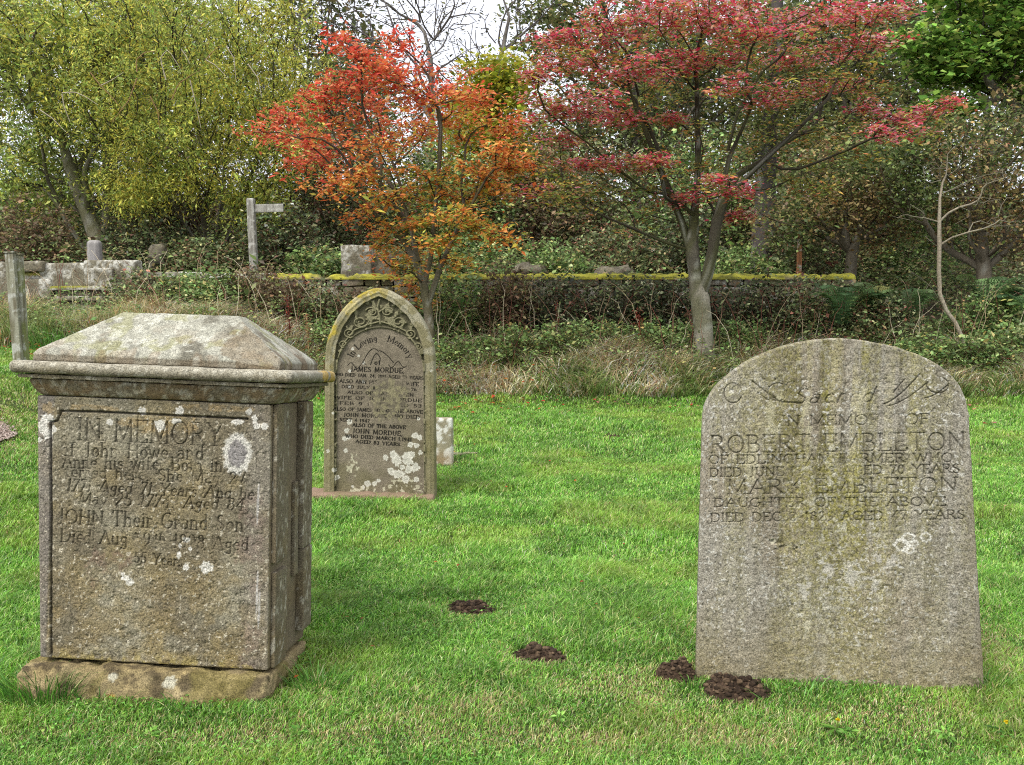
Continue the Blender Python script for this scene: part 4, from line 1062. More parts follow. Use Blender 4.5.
seeds = [(pxpoly([(105, 262), (98, 240), (88, 215), (78, 190), (66, 160), (55, 120), (48, 60)], Yw2), -1), (pxpoly([(80, 250), (68, 225), (58, 200), (45, 180)], Yw2, [0, -.2, -.3, -.4]), 0),
         (pxpoly([(108, 230), (108, 195), (106, 150), (104, 100), (100, 40)], Yw2, [.1, .3, .4, .4, .4]), 1), (pxpoly([(120, 235), (135, 205), (150, 190)], Yw2, [0, .1, .2]), 0)]
spec = [(60, 60, 70, 60, Yw2, 2, 3), (40, 140, 50, 50, Yw2, 1.4, 1.6), (110, 30, 60, 40, Yw2, 1.5, 2), (20, 30, 40, 60, Yw2, 1.5, 1.4), (90, 110, 60, 40, Yw2, 1.4, 1.6), (30, 190, 40, 26, Yw2, 1, .6), (105, 175, 40, 20, Yw2, .8, .5)]
tree('leaning_tree', 'leaning tree with thick pale trunks and yellow-green leaves, behind the stile at the left', seeds, spec, 1300, 36, (.22, .22, .15), .075, lambda P: olive_col(P, .54),
     rtip=.005, rmax=.15, bf=.4, tw=(5, 9, .42, .7, .3), barkc=bark_col(S(140, 134, 112), S(52, 46, 34), S(110, 110, 70), .08), aspect=.34, flat=.25, droop=.3, keep=.85, thin=lambda P: fbm(P[:, 0], P[:, 1], P[:, 2], 1.4, 3, 45) > .37)

# ------------------------------------------------ trees further back
def simple_tree(name, label, base, forks, spec, npts, per, sig, size, colour, **k):
    px, py, Y = base
    seeds = [([at(px, py, Y)] + [at(x, y, Y) for x, y in forks], -1)]
    return tree(name, label, seeds, spec, npts, per, sig, size, colour, **k)
grey_twig = bark_col(S(110, 104, 96), S(92, 86, 84), None, .05)
simple_tree('bare_tree', 'thin grey ash losing its leaves against the sky, seen above the orange tree', (425, 262, 24), [(428, 200), (432, 120), (434, 40), (440, -20)],
     [(380, 10, 70, 55, 24, 2, 2), (440, 20, 50, 50, 24, 2, 2), (420, 80, 80, 30, 24, 2, 1.5), (330, 20, 50, 50, 24, 2, 1)], 420, 5, (.25, .25, .2), .09,
     lambda P: pal([S(92, 92, 60), S(70, 70, 52), S(130, 124, 70)], [2, 2, 1], len(P)), rtip=.008, rmax=.09, bf=.35, barkc=grey_twig, keep=.75, aspect=.4)
simple_tree('bare_tree', 'grey leaning ash with long nearly bare limbs against the sky, left of the maple', (545, 255, 23), [(520, 190), (480, 110), (490, 90), (502, 50), (516, 10)],
     [(480, 60, 40, 30, 23, 1.2, 1), (500, 20, 40, 40, 23, 1.2, 1), (450, 95, 30, 15, 23, 1, .6), (540, -10, 40, 30, 23, 1, .6)], 130, 3, (.2, .2, .15), .08,
     lambda P: pal([S(92, 92, 60), S(80, 76, 60)], [2, 2], len(P)), rtip=.009, rmax=.075, bf=.3, barkc=grey_twig, keep=.5, aspect=.4)
yg = lambda P: pal([S(166, 166, 54), S(190, 180, 62), S(130, 140, 48)], [3, 2, 2], len(P))
simple_tree('yellow_tree', 'small bright yellow-green tree peeping over the orange tree', (492, 262, 21), [(492, 200), (494, 140), (495, 95)],
     [(500, 85, 34, 26, 21, 1, 2), (480, 130, 50, 40, 21, 1.2, 2), (510, 170, 50, 40, 21, 1, 1.5), (440, 200, 50, 40, 21, 1, 1.5)], 420, 26, (.2, .2, .16), .12, yg, rtip=.006, rmax=.07, bf=.4, barkc=grey_twig, flat=.4)
drk = lambda P: pal([S(114, 126, 74), S(138, 142, 86), S(92, 102, 64), S(152, 138, 90)], [3, 2, 3, 1.4], len(P))
simple_tree('dark_ash', 'tall loose dark-leaved tree with sky between its leaves, behind the top of the maple', (640, 262, 25), [(638, 200), (636, 120), (634, 40), (636, -40)],
     [(560, 20, 60, 45, 25, 2.4, 2), (640, 40, 90, 60, 25, 2.4, 2.4), (740, 40, 80, 60, 25, 2.4, 2.4), (600, 130, 70, 50, 25, 2, 2.2), (690, 140, 90, 50, 25, 2, 2.2), (560, 180, 60, 40, 25, 2, 1.4)], 1200, 17, (.3, .3, .24), .12, drk, rtip=.009, rmax=.16, bf=.38, barkc=bark_col(S(90, 84, 72), S(60, 54, 46)), flat=.35, keep=.8, tw=(3, 6, .5, .3, .4))
simple_tree('dark_ash', 'loose olive tree against the sky, behind the right tips of the maple', (850, 255, 24), [(848, 200), (850, 130), (856, 60), (860, 0)],
     [(830, 30, 70, 50, 24, 2.2, 1.6), (900, 60, 50, 50, 24, 2.2, 1.4), (860, 120, 90, 50, 24, 2.2, 2.4), (800, 150, 60, 50, 24, 2.2, 1.6), (920, 20, 40, 40, 24, 2, 1), (920, 130, 50, 40, 24, 2, 1)], 1000, 17, (.3, .3, .24), .11, drk, rtip=.009, rmax=.14, bf=.38, barkc=bark_col(S(90, 84, 72), S(60, 54, 46)), flat=.35, keep=.85, tw=(3, 6, .5, .3, .4))
big = lambda P: pal([S(122, 156, 72), S(152, 182, 88), S(94, 130, 60), S(180, 194, 98)], [3, 2.5, 2.5, 1], len(P))
simple_tree('sycamore_tree', 'leafy bright green sycamore reaching in at the top right corner', (1075, 285, 16.5), [(1070, 220), (1064, 150), (1058, 80), (1050, 10)],
     [(1000, 20, 60, 50, 16.5, 1.4, 2.4), (960, 60, 44, 28, 16.5, 1.1, 1.3), (1040, 70, 60, 50, 16.5, 1.4, 2), (940, 110, 34, 14, 16.3, .8, .5), (1000, -30, 80, 40, 16.5, 1.4, 1), (915, 40, 26, 12, 16.3, .8, .3), (1080, 120, 40, 50, 16.5, 1.2, 1)], 900, 20, (.19, .19, .10), .10, big, rtip=.007, rmax=.16, bf=.38, barkc=bark_col(S(100, 94, 80), S(60, 54, 42)), aspect=.8, flat=.5, tw=(3, 7, .35, .35, .6))
hw = lambda P: np.where((fbm(P[:, 0], P[:, 1], P[:, 2], 1.1, 3, 9) > .53)[:, None], pal([S(156, 146, 92), S(138, 118, 86), S(172, 146, 96)], [2, 2, 1], len(P), jit=.3), pal([S(108, 122, 72), S(132, 144, 84), S(84, 96, 60)], [3, 2, 2], len(P), jit=.3))
simple_tree('hawthorn_tree', 'dense brownish-green hawthorn tangle behind the bare sapling', (985, 300, 14.8), [(984, 270), (980, 230), (978, 190), (980, 160)],
     [(960, 170, 70, 50, 14.8, 1.3, 3), (1010, 150, 50, 60, 14.9, 1.3, 2.4), (900, 180, 50, 40, 15, 1.1, 1.6), (985, 220, 60, 40, 14.8, 1.0, 2), (1040, 220, 40, 60, 14.8, 1, 1.5), (930, 140, 40, 24, 15, 1, 1)], 1100, 22, (.13, .13, .10), .055, hw, rtip=.004, rmax=.11, bf=.4, barkc=bark_col(S(110, 102, 86), S(90, 80, 64)), flat=.3, aspect=.6, keep=.85)
simple_tree('hawthorn_tree', 'brown-green thorn bush under the right tips of the maple, left of the bare sapling', (850, 280, 15.6), [(848, 250), (845, 220), (842, 190)],
     [(840, 190, 60, 40, 15.6, 1.1, 3), (800, 220, 50, 34, 15.6, 1, 1.6), (880, 220, 44, 34, 15.6, 1, 1.6), (860, 160, 50, 24, 15.8, 1, 1.2)], 650, 22, (.14, .14, .10), .06, hw, rtip=.004, rmax=.09, bf=.4, barkc=bark_col(S(110, 102, 86), S(80, 70, 56)), flat=.3, aspect=.6, keep=.85)
# thick pale trunk behind the maple and a dark leaning log
mb = MB(); P = np.array([at(762, 275, 17), at(764, 230, 17), at(766, 180, 17), at(770, 120, 17.2), at(776, 40, 17.4), at(780, -60, 17.6)]); o0 = P[0].copy()
k = np.linspace(0, 5, 30); P = np.stack([np.interp(k, range(6), P[:, c]) for c in range(3)], 1)
root = empty('beech_tree', Matrix.Translation(Vector(o0)))
tube(mb, P - o0, np.linspace(.22, .08, 30), 14, bark_col(S(74, 68, 64), S(64, 58, 54)), .12)
mb.build('trunk', M_BARK, root, True)
pts, _ = cloud([(780, -40, 120, 50, 17.5, 2, 1), (768, 80, 34, 60, 16.9, .5, 2.4), (764, 140, 28, 30, 16.8, .5, 1.6)], 260); mb = MB(); leaf_mesh(mb, spray(pts, 20, (.16, .16, .14)) - o0, .07, pal([S(100, 114, 66), S(140, 136, 78), S(80, 92, 56)], [1, 1, 1], 5200)); mb.build('crown', M_LEAF, root)
tag(root, 'thick smooth grey tree trunk rising behind the maple, right of its fork', 'tree')

# background wood: separate trees made from three kinds, standing on the rising hill
protos = []
def wood_tree(seed, kind):
    rg = np.random.default_rng(seed); H = 9.0
    pts = []
    while len(pts) < 260:
        p = rg.normal(size=3); p /= np.linalg.norm(p); p *= rg.random() ** .4; p = p * np.array([2.3, 2.3, 3.4]) + np.array([0, 0, 5.4])
        pts.append(p)
    pts = np.array(pts); N, par = grow([([np.array([0, 0, z * 1.0]) for z in (0, 1.2, 2.4, 3.6)], -1)], pts, .4)
    root = empty('woodland_tree')
    mb, R, ch = branches(N, par, .01, 2.3, .17, (6, 4, 3), bark_col(S(92, 88, 76), S(64, 58, 48)), rough=0)
    mb.build('trunk', M_BARK, root, True)
    C = N[4:][R[4:] < .035]; P = spray(C, 9, (.34, .34, .28)); n = len(P)
    cols = [([S(110, 120, 66), S(136, 138, 72), S(84, 96, 56)], [3, 2, 2]), ([S(164, 158, 78), S(138, 142, 72), S(188, 170, 84)], [3, 3, 1]), ([S(98, 104, 64), S(128, 110, 76), S(74, 82, 54)], [3, 2, 3])][kind]
    mb = MB(); leaf_mesh(mb, P, .19 * np.exp(RNG.normal(size=n) * .25), pal(cols[0], cols[1], n), .6, .35); mb.build('crown', M_LEAF, root)
    if DEBUG: print('wood', n)
    return root
def copy_tree(o):
    c = o.copy(); COL.objects.link(c)
    for chd in [q for q in SC.objects if q.parent == o]:
        d = chd.copy(); COL.objects.link(d); d.parent = c; d.matrix_parent_inverse = chd.matrix_parent_inverse
    return c
rg = np.random.default_rng(31)
where = [(-14.2, 26, 1, 1.0), (-11.4, 29, 0, 1.0), (-8.6, 27, 1, .85), (-6.2, 31, 2, 1.0), (-4.3, 27.5, 0, .62), (-2.2, 33, 2, .60), (-.2, 30, 0, .55), (1.6, 32, 1, .58), (3.6, 29, 0, .78), (5.6, 33, 2, .95), (7.8, 29, 0, .88),
         (10.4, 31, 2, 1.0), (12.7, 27, 0, 1.1), (15.6, 29, 2, 1.15), (-17, 31, 0, 1.1), (18.5, 31, 0, 1.1), (-12.6, 36, 2, 1), (11.5, 38, 0, 1.0), (6.5, 40, 2, .9), (-5.6, 38, 0, .85), (-18.5, 25, 2, .9), (-21, 29, 1, 1.0), (-24.5, 33, 0, 1.1), (22, 34, 2, 1.1)]
desc = ['yellow-green', 'dark olive', 'brownish']
kname = {0: 'dark olive', 1: 'yellow-green', 2: 'brownish-green'}
firsts = {}
for i, (x, y, kd, s) in enumerate(where):
    o = copy_tree(firsts[kd]) if kd in firsts else wood_tree(60 + kd, kd)
    firsts.setdefault(kd, o)
    o.location = (x, y, float(gz(x, y)) - .1); o.rotation_euler = (0, 0, rg.uniform(0, 6.28)); o.scale = (s, s, s)
    side = 'at the far left behind the willow' if x < -8 else 'behind the willow and the orange tree' if x < -2 else 'behind the maple crown' if x < 6 else 'behind the hawthorn at the right'
    tag(o, '%s woodland tree filling the background hill %s' % (kname[kd], side), 'tree', 'background woodland: %s, %s' % (kname[kd], side))

# ================================================================== undergrowth
def shrub(name, label, px, py, Y, w, h, d, npts, per, size, colour, group=None, rtip=.003, sig=.07, flat=.35, aspect=.6, cat='bush', lean=0, barkc=None):
    """a bush whose stems fan out of the ground: w, h, d in metres"""
    x = (px - 512) / 1000 * Y; z = float(gz(x, Y)); rg = RNG
    p = rg.normal(size=(npts, 3)); p /= np.linalg.norm(p, axis=1, keepdims=True); p *= rg.random((npts, 1)) ** .45
    p = p * np.array([w / 2, d / 2, h * .62]) + np.array([lean, 0, h * .42]); p[:, 2] = np.abs(p[:, 2]) + .02
    N, par = grow([([np.array([0, 0, -.05]), np.array([0, 0, .05])], -1)], p, .75)
    root = empty(name, Matrix.Translation((x, Y, z)))
    mb, R, ch = branches(N, par, rtip, 2.6, .018, (4, 3, 3), barkc or bark_col(S(96, 74, 60), S(84, 60, 48), None, .02), rough=0)
    mb.build('stem', M_BARK, root)
    P = spray(N[2:], per, (sig, sig, sig * .6)); P = P[P[:, 2] > 0.0]; n = len(P); mb = MB()
    leaf_mesh(mb, P, size * np.exp(RNG.normal(size=n) * .3), colour(P, n) * (1.12 + .5 * (fbm(P[:, 0] + px, P[:, 1], P[:, 2], 4, 2, 5) - .5))[:, None], aspect, flat); mb.build('foliage_or_seeds', M_LEAF, root)
    tag(root, label, cat, group)
    return root
bram = lambda P, n: pal([S(116, 128, 84), S(146, 156, 110), S(84, 94, 62), S(142, 96, 80), S(170, 156, 112)], [3, 2, 3, 1.2, 1], n, jit=.35)
dkb = lambda P, n: pal([S(100, 112, 76), S(128, 140, 96), S(60, 68, 46), S(110, 84, 66), S(190, 190, 150)], [2.5, 1.6, 4, 1.4, .6], n, jit=.4)
nett = lambda P, n: pal([S(118, 142, 82), S(146, 168, 106), S(90, 112, 64), S(180, 178, 118), S(200, 180, 110)], [3, 2, 2, .8, .3], n, jit=.3)
brown = lambda P, n: pal([S(144, 122, 94), S(116, 94, 72), S(124, 128, 84), S(92, 80, 64), S(170, 150, 112)], [2, 2, 2.6, 2, .6], n, jit=.3)
GB = 'bramble bushes smothering the front of the wall'
bl = [(150, 13.2, 1.3, .62, bram, 'mixed green bramble on the wall just right of the stile'), (205, 13.2, 1.3, .62, nett, 'fresh green bramble on the wall behind the tomb cap'), (265, 13.3, 1.3, .78, brown, 'brownish bramble with upright stalks on the wall under the fingerpost'),
      (320, 13.4, 1.2, .75, bram, 'green bramble on the wall just left of the gothic headstone'), (372, 13.6, 1.0, .85, brown, 'brown bramble with dead stalks behind the gothic headstone'), (455, 13.5, 1.2, .98, nett, 'green bramble on the wall just right of the orange tree'),
      (505, 13.5, 1.0, 1.12, brown, 'dark red-brown bramble standing above the moss midway between orange tree and maple'), (560, 13.55, 1.4, .97, dkb, 'dark bramble in the hollow left of the maple trunk'), (625, 13.55, 1.4, .97, dkb, 'dark bramble behind the reddish dock stalk'),
      (680, 13.55, 1.3, .96, dkb, 'dark bramble directly behind the maple trunk'), (750, 13.5, 1.4, 1.0, dkb, 'dark bramble just right of the maple trunk'), (815, 13.3, 1.3, 1.0, bram, 'dark green bramble left of the ferns'), (880, 12.9, 1.2, .75, bram, 'bramble under the ferns'),
      (990, 13.0, 1.3, .75, nett, 'green bramble with yellow leaves right of the bare sapling'), (1040, 13.6, 1.2, 1.2, dkb, 'dark bramble at the right edge of the picture')]
for px, Y, w, h, c, lab in bl:
    shrub('bramble_bush', lab, px, 0, Y, w, h, .9, 260, 19, .050, c, GB)
# low nettles and weeds in front of the brambles
wl = [(330, 12.6, 'left of the gothic headstone'), (455, 12.4, 'just right of the gothic headstone'), (505, 12.5, 'below the brown bramble'), (560, 12.4, 'left of the dock stalk'), (600, 12.6, 'close left of the dock stalk'), (665, 12.6, 'left of the maple foot'), (735, 12.8, 'right of the maple foot'), (925, 12.2, 'left of the sapling foot'), (975, 12.1, 'right of the sapling foot'), (1015, 12.3, 'at the right edge')]
for px, Y, lab in wl:
    shrub('nettle_patch', 'low clump of green nettles and weeds ' + lab, px, 0, Y, .9, .45, .55, 100, 17, .045, nett, 'nettle clumps along the foot of the wall', cat='weeds', sig=.05)
# shrubs behind the wall
bh = [(30, 16.5, 1.8, 1.5, brown, 'dark brownish shrub at the left edge behind the stile'), (150, 16.6, 1.9, 1.1, dkb, 'dark shrub under the willow, right of the round-topped post'), (200, 16.2, 1.5, .75, bram, 'low shrub behind the wall under the willow'), (285, 16.2, 1.6, 1.3, dkb, 'dark green shrub right of the fingerpost'), (320, 15.8, 1.0, .8, nett, 'green shrub left of the square stone block'),
      (400, 16.4, 1.6, 1.0, bram, 'shrub behind the orange tree stems'), (470, 16.8, 1.8, 1.2, nett, 'light green ivy-covered shrub right of the orange tree'), (545, 16.2, 1.7, 1.1, nett, 'leafy green shrub midway between the trees'), (615, 16.8, 1.8, 1.4, bram, 'leafy shrub left of the maple fork'), (680, 17.2, 1.8, 1.6, dkb, 'dark shrub behind the maple fork'),
      (740, 16.0, 1.6, 1.0, nett, 'green shrub right of the maple fork'), (800, 16.4, 1.7, 1.2, bram, 'shrub behind the mossy wall end'), (640, 15.3, 1.4, .6, nett, 'low green shrub just above the moss, left of the maple'), (560, 15.2, 1.4, .6, bram, 'low shrub above the moss in the middle')]
for px, Y, w, h, c, lab in bh:
    shrub('shrub', lab, px, 0, Y, w, h, 1.2, 280, 19, .062, c, 'shrubs on the slope behind the wall')
for i, (px, Y, lab) in enumerate([(360, 19, 'behind the square stone block'), (450, 19.5, 'behind the orange tree'), (530, 20, 'between the orange tree and the maple'), (600, 20.5, 'behind the left limb of the maple'), (690, 20, 'behind the maple fork'), (760, 20.5, 'beside the thick grey trunk'),
                                  (830, 19, 'behind the left hawthorn'), (910, 19, 'between the two hawthorns'), (290, 20, 'behind the fingerpost'), (120, 20.5, 'behind the leaning pale trunk'), (30, 20.5, 'at the far left'), (200, 21, 'behind the willow stems')]):
    shrub('tall_shrub', 'tall loose olive shrub on the slope ' + lab, px, 0, Y, 3.0, 3.0, 1.8, 340, 20, .08, [bram, nett, brown][i % 3] if i % 4 else yg_s if False else [bram, nett, brown][i % 3], 'tall shrubs under the wood', sig=.15, rtip=.005)

# ------------------------------------------------ ferns
def fern(px, Y, h, nf, label, dz=0):
    x = (px - 512) / 1000 * Y; z = float(gz(x, Y)) + dz; mb = MB(); rg = RNG; fr = []
    root = empty('fern', Matrix.Translation((x, Y, z)))
    for k in range(nf):
        a = rg.uniform(0, 2 * math.pi); L = h * rg.uniform(.8, 1.15); t = np.linspace(0, 1, 17)
        rch = L * rg.uniform(.55, .8); P = np.stack([math.cos(a) * rch * t ** 1.2, math.sin(a) * rch * t ** 1.2 * .8 - .2 * t, L * (.95 * np.sin(t * 1.9) / 1.0) * .9], 1)
        tube(mb, P, np.linspace(.005, .0015, 17), 3, S(96, 84, 50))
        T = np.gradient(P, axis=0); T /= np.linalg.norm(T, axis=1, keepdims=True)
        sd = np.cross(T, [0, 0, 1.]); sd /= np.linalg.norm(sd, axis=1, keepdims=True) + 1e-9
        c = pal([S(104, 134, 82), S(132, 158, 100), S(84, 112, 68), S(150, 156, 96)], [3, 2, 2, .8], 1)[0]
        for s in (-1, 1):
            for q in range(2, 17):
                w = L * .22 * math.sin(math.pi * min(1, (t[q] * .93 + .05))) ** .8 + .01
                n = 5; tt = np.linspace(.1, 1, n)[:, None]; base = P[q] + sd[q] * s * w * tt + T[q] * w * .3 * tt - np.array([0, 0, .25 * w]) * tt ** 2
                lw = .042 * (1.15 - tt); leafdir = T[q] * .9
                A = base - leafdir * lw; B = base + leafdir * lw; tip = base + sd[q] * s * .030
                V = np.stack([A, tip, B], 1).reshape(-1, 3); mb.add(V, [np.arange(n * 3).reshape(n, 3)], c * rg.uniform(.8, 1.2))
    mb.build('fronds', M_LEAF, root); tag(root, label, 'fern', 'ferns at the right end of the wall')
fern(842, 12.9, .62, 14, 'large dark fern just right of the mossy wall end', .30)
fern(872, 13.1, .6, 12, 'dark fern second from the mossy wall end', .35)
fern(905, 13.2, .6, 10, 'fern just left of the bare sapling', .25)
fern(985, 13.3, .7, 13, 'green fern just right of the bare sapling', .35)
fern(1018, 13.0, .6, 12, 'fern at the right edge of the picture', .25)
# ================================================================== ground
def ground():
    xs = np.concatenate([np.linspace(-120, -16, 14)[:-1], np.linspace(-16, -5, 40)[:-1], np.linspace(-5, 5, 200)[:-1], np.linspace(5, 16, 40)[:-1], np.linspace(16, 120, 14)])
    ys = np.concatenate([np.linspace(-60, 1.5, 8)[:-1], np.linspace(1.5, 14, 260)[:-1], np.linspace(14, 40, 90)[:-1], np.linspace(40, 220, 30)])
    X, Y = np.meshgrid(xs, ys); Z = gz(X, Y) + .012 * (fbm(X, Y, 0, 5, 3, 120) - .5) * (np.abs(X) < 14) * (Y < 14)
    V = np.stack([X, Y, Z], -1).reshape(-1, 3)
    a = fbm(X, Y, 0, 3, 4, 121).ravel(); b = fbm(X, Y, 0, 20, 3, 122).ravel()
    C = mixc(S(44, 56, 24), S(64, 74, 34), a) * (.6 + .8 * b)[:, None]
    C = mixc(C, S(70, 62, 42) * (.6 + .8 * b)[:, None], sstep(11.2, 11.8, Y.ravel()))
    o = mesh_np('ground', V, [grid_faces(len(ys), len(xs))], M_SOIL, C, None, True); o['kind'] = 'structure'
    return o
ground()
# pinkish gravel path, seen at the left edge
gp = gpoint(8, 440); xs = np.linspace(gp[0] - 2.2, gp[0] + .0, 50); ys = np.linspace(gp[1] - .32, gp[1] + .32, 90); X, Y = np.meshgrid(xs, ys)
ex = (X + 2.62 - .35 * np.abs(fbm(X * 0, Y, 0, 1.5, 3, 1) - .5)) 
Xw = X + .12 * (fbm(0 * X, Y, 0, 5, 3, 2) - .5) - .5 * ((Y - gp[1]) / .5) ** 2
V = np.stack([Xw, Y, gz(Xw, Y) + .02 + .006 * fbm(X, Y, 0, 60, 2, 3)], -1).reshape(-1, 3)
C = mixc(S(112, 94, 82), S(166, 146, 134), fbm(X, Y, 0, 40, 3, 4).ravel())
o = mesh_np('path', V, [grid_faces(90, 50)], M_SOIL, C, None, False); o['kind'] = 'structure'

iv_, jf_ = None, None
import bmesh as _b
bm = _b.new(); _b.ops.create_icosphere(bm, subdivisions=1, radius=1); iv_ = np.array([v.co[:] for v in bm.verts]); jf_ = np.array([[v.index for v in f.verts] for f in bm.faces]); bm.free()
mb = MB(); rg = np.random.default_rng(4)
for k in range(1500):
    yy = gp[1] + rg.normal() * .17; xx = gp[0] + .04 - abs(rg.normal()) * .5 - .5 * ((yy - gp[1]) / .5) ** 2
    mb.add(iv_ * rg.uniform(.5, 1.2, (1, 3)) * rg.uniform(.004, .009) + np.array([xx, yy, float(gz(xx, yy)) + .03]), [jf_], mixc(S(128, 112, 100), S(188, 172, 160), rg.random()))
tag(mb.build('gravel', M_SOIL), 'pale pinkish gravel chips on the path at the left edge', 'gravel', None, 'stuff')

# ================================================================== grass
FOOT = [(MR, -.5, .5, 0, .13), (MT, -.42, .42, 0, .46), (MC, -.36, .36, 0, .12)]
STRAW = [(840, 712, .55, .12), (640, 690, .5, .16), (690, 668, .25, .2), (480, 700, .35, .10), (300, 735, .9, .08), (60, 702, .22, .06), (350, 480, .3, .1), (975, 640, .2, .3), (450, 712, .5, .12), (600, 735, .6, .1), (760, 740, .7, .1), (441, 465, .25, .08), (20, 420, .9, .7), (960, 665, .3, .15), (280, 690, .2, .12)]
STR = [(gpoint(a, b), c, d) for a, b, c, d in STRAW]
MOLE = [(472, 612, 27, 11, 'small crumbly molehill in the middle of the lawn, farthest of the four dark heaps'), (538, 659, 31, 13, 'flattish molehill in the middle of the lawn, nearer the camera'),
        (677, 676, 25, 20, 'dark molehill just left of the round-topped headstone foot'), (738, 694, 36, 22, 'largest dark molehill, in front of the left foot of the round-topped headstone'), (712, 688, 14, 8, 'small spill of dark soil between the two heaps by the round-topped headstone'),
        (612, 437, 9, 3, 'tiny brown molehill far back on the lawn, left one of two'), (667, 438, 4, 2.0, 'tiny brown molehill far back on the lawn, right one of two'), (618, 420, 6, 2.0, 'tiny brown molehill close to the long grass'), (571, 456, 4, 2.6, 'tiny dark molehill far back, right of the small square stone')]
MOLEG = [(gpoint(m[0], m[1]), m) for m in MOLE]
def blades(name, n, xyf, hf, wf, colf, lean=.5, label=None, mat=None, kind='stuff', zoff=0.):
    rg = RNG; x, y = xyf(n)
    ok = np.ones(len(x), bool)
    for M, a, b_, c, d in FOOT:
        Mi = np.array(M.inverted()); lx = Mi[0, 0] * x + Mi[0, 1] * y + Mi[0, 3]; ly = Mi[1, 0] * x + Mi[1, 1] * y + Mi[1, 3]
        ok &= ~((lx > a) & (lx < b_) & (ly > c) & (ly < d))
    for g, m in MOLEG:
        r = m[2] / 1000 * g[1]; r2 = r * .75
        ok &= ~((((x - g[0]) / (r * .95)) ** 2 + ((y - g[1]) / r2) ** 2) < 1)
    x, y = x[ok], y[ok]; n = len(x); z = gz(x, y) + zoff
    h = hf(x, y, n); w = wf(x, y, n); a = rg.uniform(0, 2 * math.pi, n)
    la = np.where(rg.random(n) < (.25 if name == 'long_grass' else .5), rg.normal(.6, .9, n), rg.uniform(0, 6.28, n)); ll = np.abs(rg.normal(lean, .3, n)) * h
    dx, dy = np.cos(la) * ll, np.sin(la) * ll; wx, wy = np.cos(a) * w / 2, np.sin(a) * w / 2
    B0 = np.stack([x - wx, y - wy, z], 1); B1 = np.stack([x + wx, y + wy, z], 1)
    Md = np.stack([x + dx * .35, y + dy * .35, z + h * .6], 1); W = np.stack([wx, wy, 0 * wx], 1) * .85
    T = np.stack([x + dx, y + dy, z + h * .95 / np.sqrt(1 + (ll / h) ** 2 * .5)], 1)
    V = np.stack([B0, B1, Md + W, Md - W, T], 1).reshape(-1, 3)
    i = np.arange(n)[:, None] * 5
    C = np.repeat(np.clip(colf(x, y, n), .004, .8), 5, 0)
    o = mesh_np(name, V, [i + np.array([[0, 1, 2, 3]]), i + np.array([[3, 2, 4]])], mat or M_GRASS, C)
    if kind: o['kind'] = kind
    if label: o['label'] = label
    return o
def straw_field(x, y):
    s = np.zeros_like(x)
    for g, rx, ry in STR: s = np.maximum(s, np.exp(-((x - g[0]) / rx) ** 2 - ((y - g[1]) / (ry * 1.6)) ** 2))
    for g, m in MOLEG:
        if m[2] > 20: s = np.maximum(s, .7 * np.exp(-((x - g[0]) / (m[2] / 1000 * g[1] * 1.4)) ** 2 - ((y - g[1]) / .16) ** 2))
    return s
def lawn_col(x, y, n):
    f = fbm(x, y, 0, 1.6, 3, 130); g = fbm(x, y, 0, 7, 3, 131)
    c = pal([S(110, 162, 54), S(138, 190, 76), S(80, 128, 40), S(182, 216, 122)], [4, 3, 3, 1.6], n, jit=.34)
    c = mixc(c, pal([S(156, 176, 70), S(140, 162, 60)], [1, 1], n), sstep(.5, .66, f) * .4)
    c = c * (0.82 + .36 * sstep(.36, .6, g))[:, None]
    st = straw_field(x, y); p = np.clip(  .02 + .30 * st * (.4 + 1.2 * sstep(.4, .6, g)), 0, .75)
    p = p + .05 * sstep(.55, .7, f)
    near = sstep(3.9, 3.1, y) * .05
    isd = RNG.random(n) < p + near
    d = pal([S(186, 172, 120), S(206, 194, 146), S(160, 140, 96), S(150, 150, 84)], [3, 2, 2, 3], n)
    return np.where(isd[:, None], d, c)
def lawn_h(x, y, n):
    f = fbm(x, y, 0, 2.2, 3, 133); g = fbm(x, y, 0, 9, 2, 134); st = straw_field(x, y)
    return (.022 + .030 * sstep(.42, .64, f) + .012 * g) * RNG.uniform(.55, 1.25, n) * (1 - .45 * st) * (1 - .2 * sstep(3.9, 3.1, y)) * (1 + .25 * sstep(7, 11, y))
def wedge(y0, y1):
    def f(n):
        u = RNG.random(n); y = np.sqrt(y0 ** 2 + u * (y1 ** 2 - y0 ** 2)); x = RNG.uniform(-.70, .70, n) * y; return x, y
    return f
gw = lambda x, y, n: (.0027 + .00055 * np.maximum(y - 3, 0)) * RNG.uniform(.7, 1.3, n)
GL1 = 'short lawn of individual green grass blades with straw-coloured patches'
tag(blades('grass', 480000, wedge(2.6, 5.0), lawn_h, gw, lawn_col, label=GL1, lean=.75), None, 'grass')
tag(blades('grass', 395000, wedge(5.0, 8.0), lawn_h, gw, lawn_col, label='middle stretch of short green lawn around the gothic headstone', lean=.75), None, 'grass')
tag(blades('grass', 310000, wedge(8.0, 12.1), lawn_h, gw, lawn_col, label='far stretch of bright green lawn below the wall', lean=.7), None, 'grass')
def rect(n):
    return RNG.uniform(-9, -4.0, n), RNG.uniform(8.0, 13.5, n)
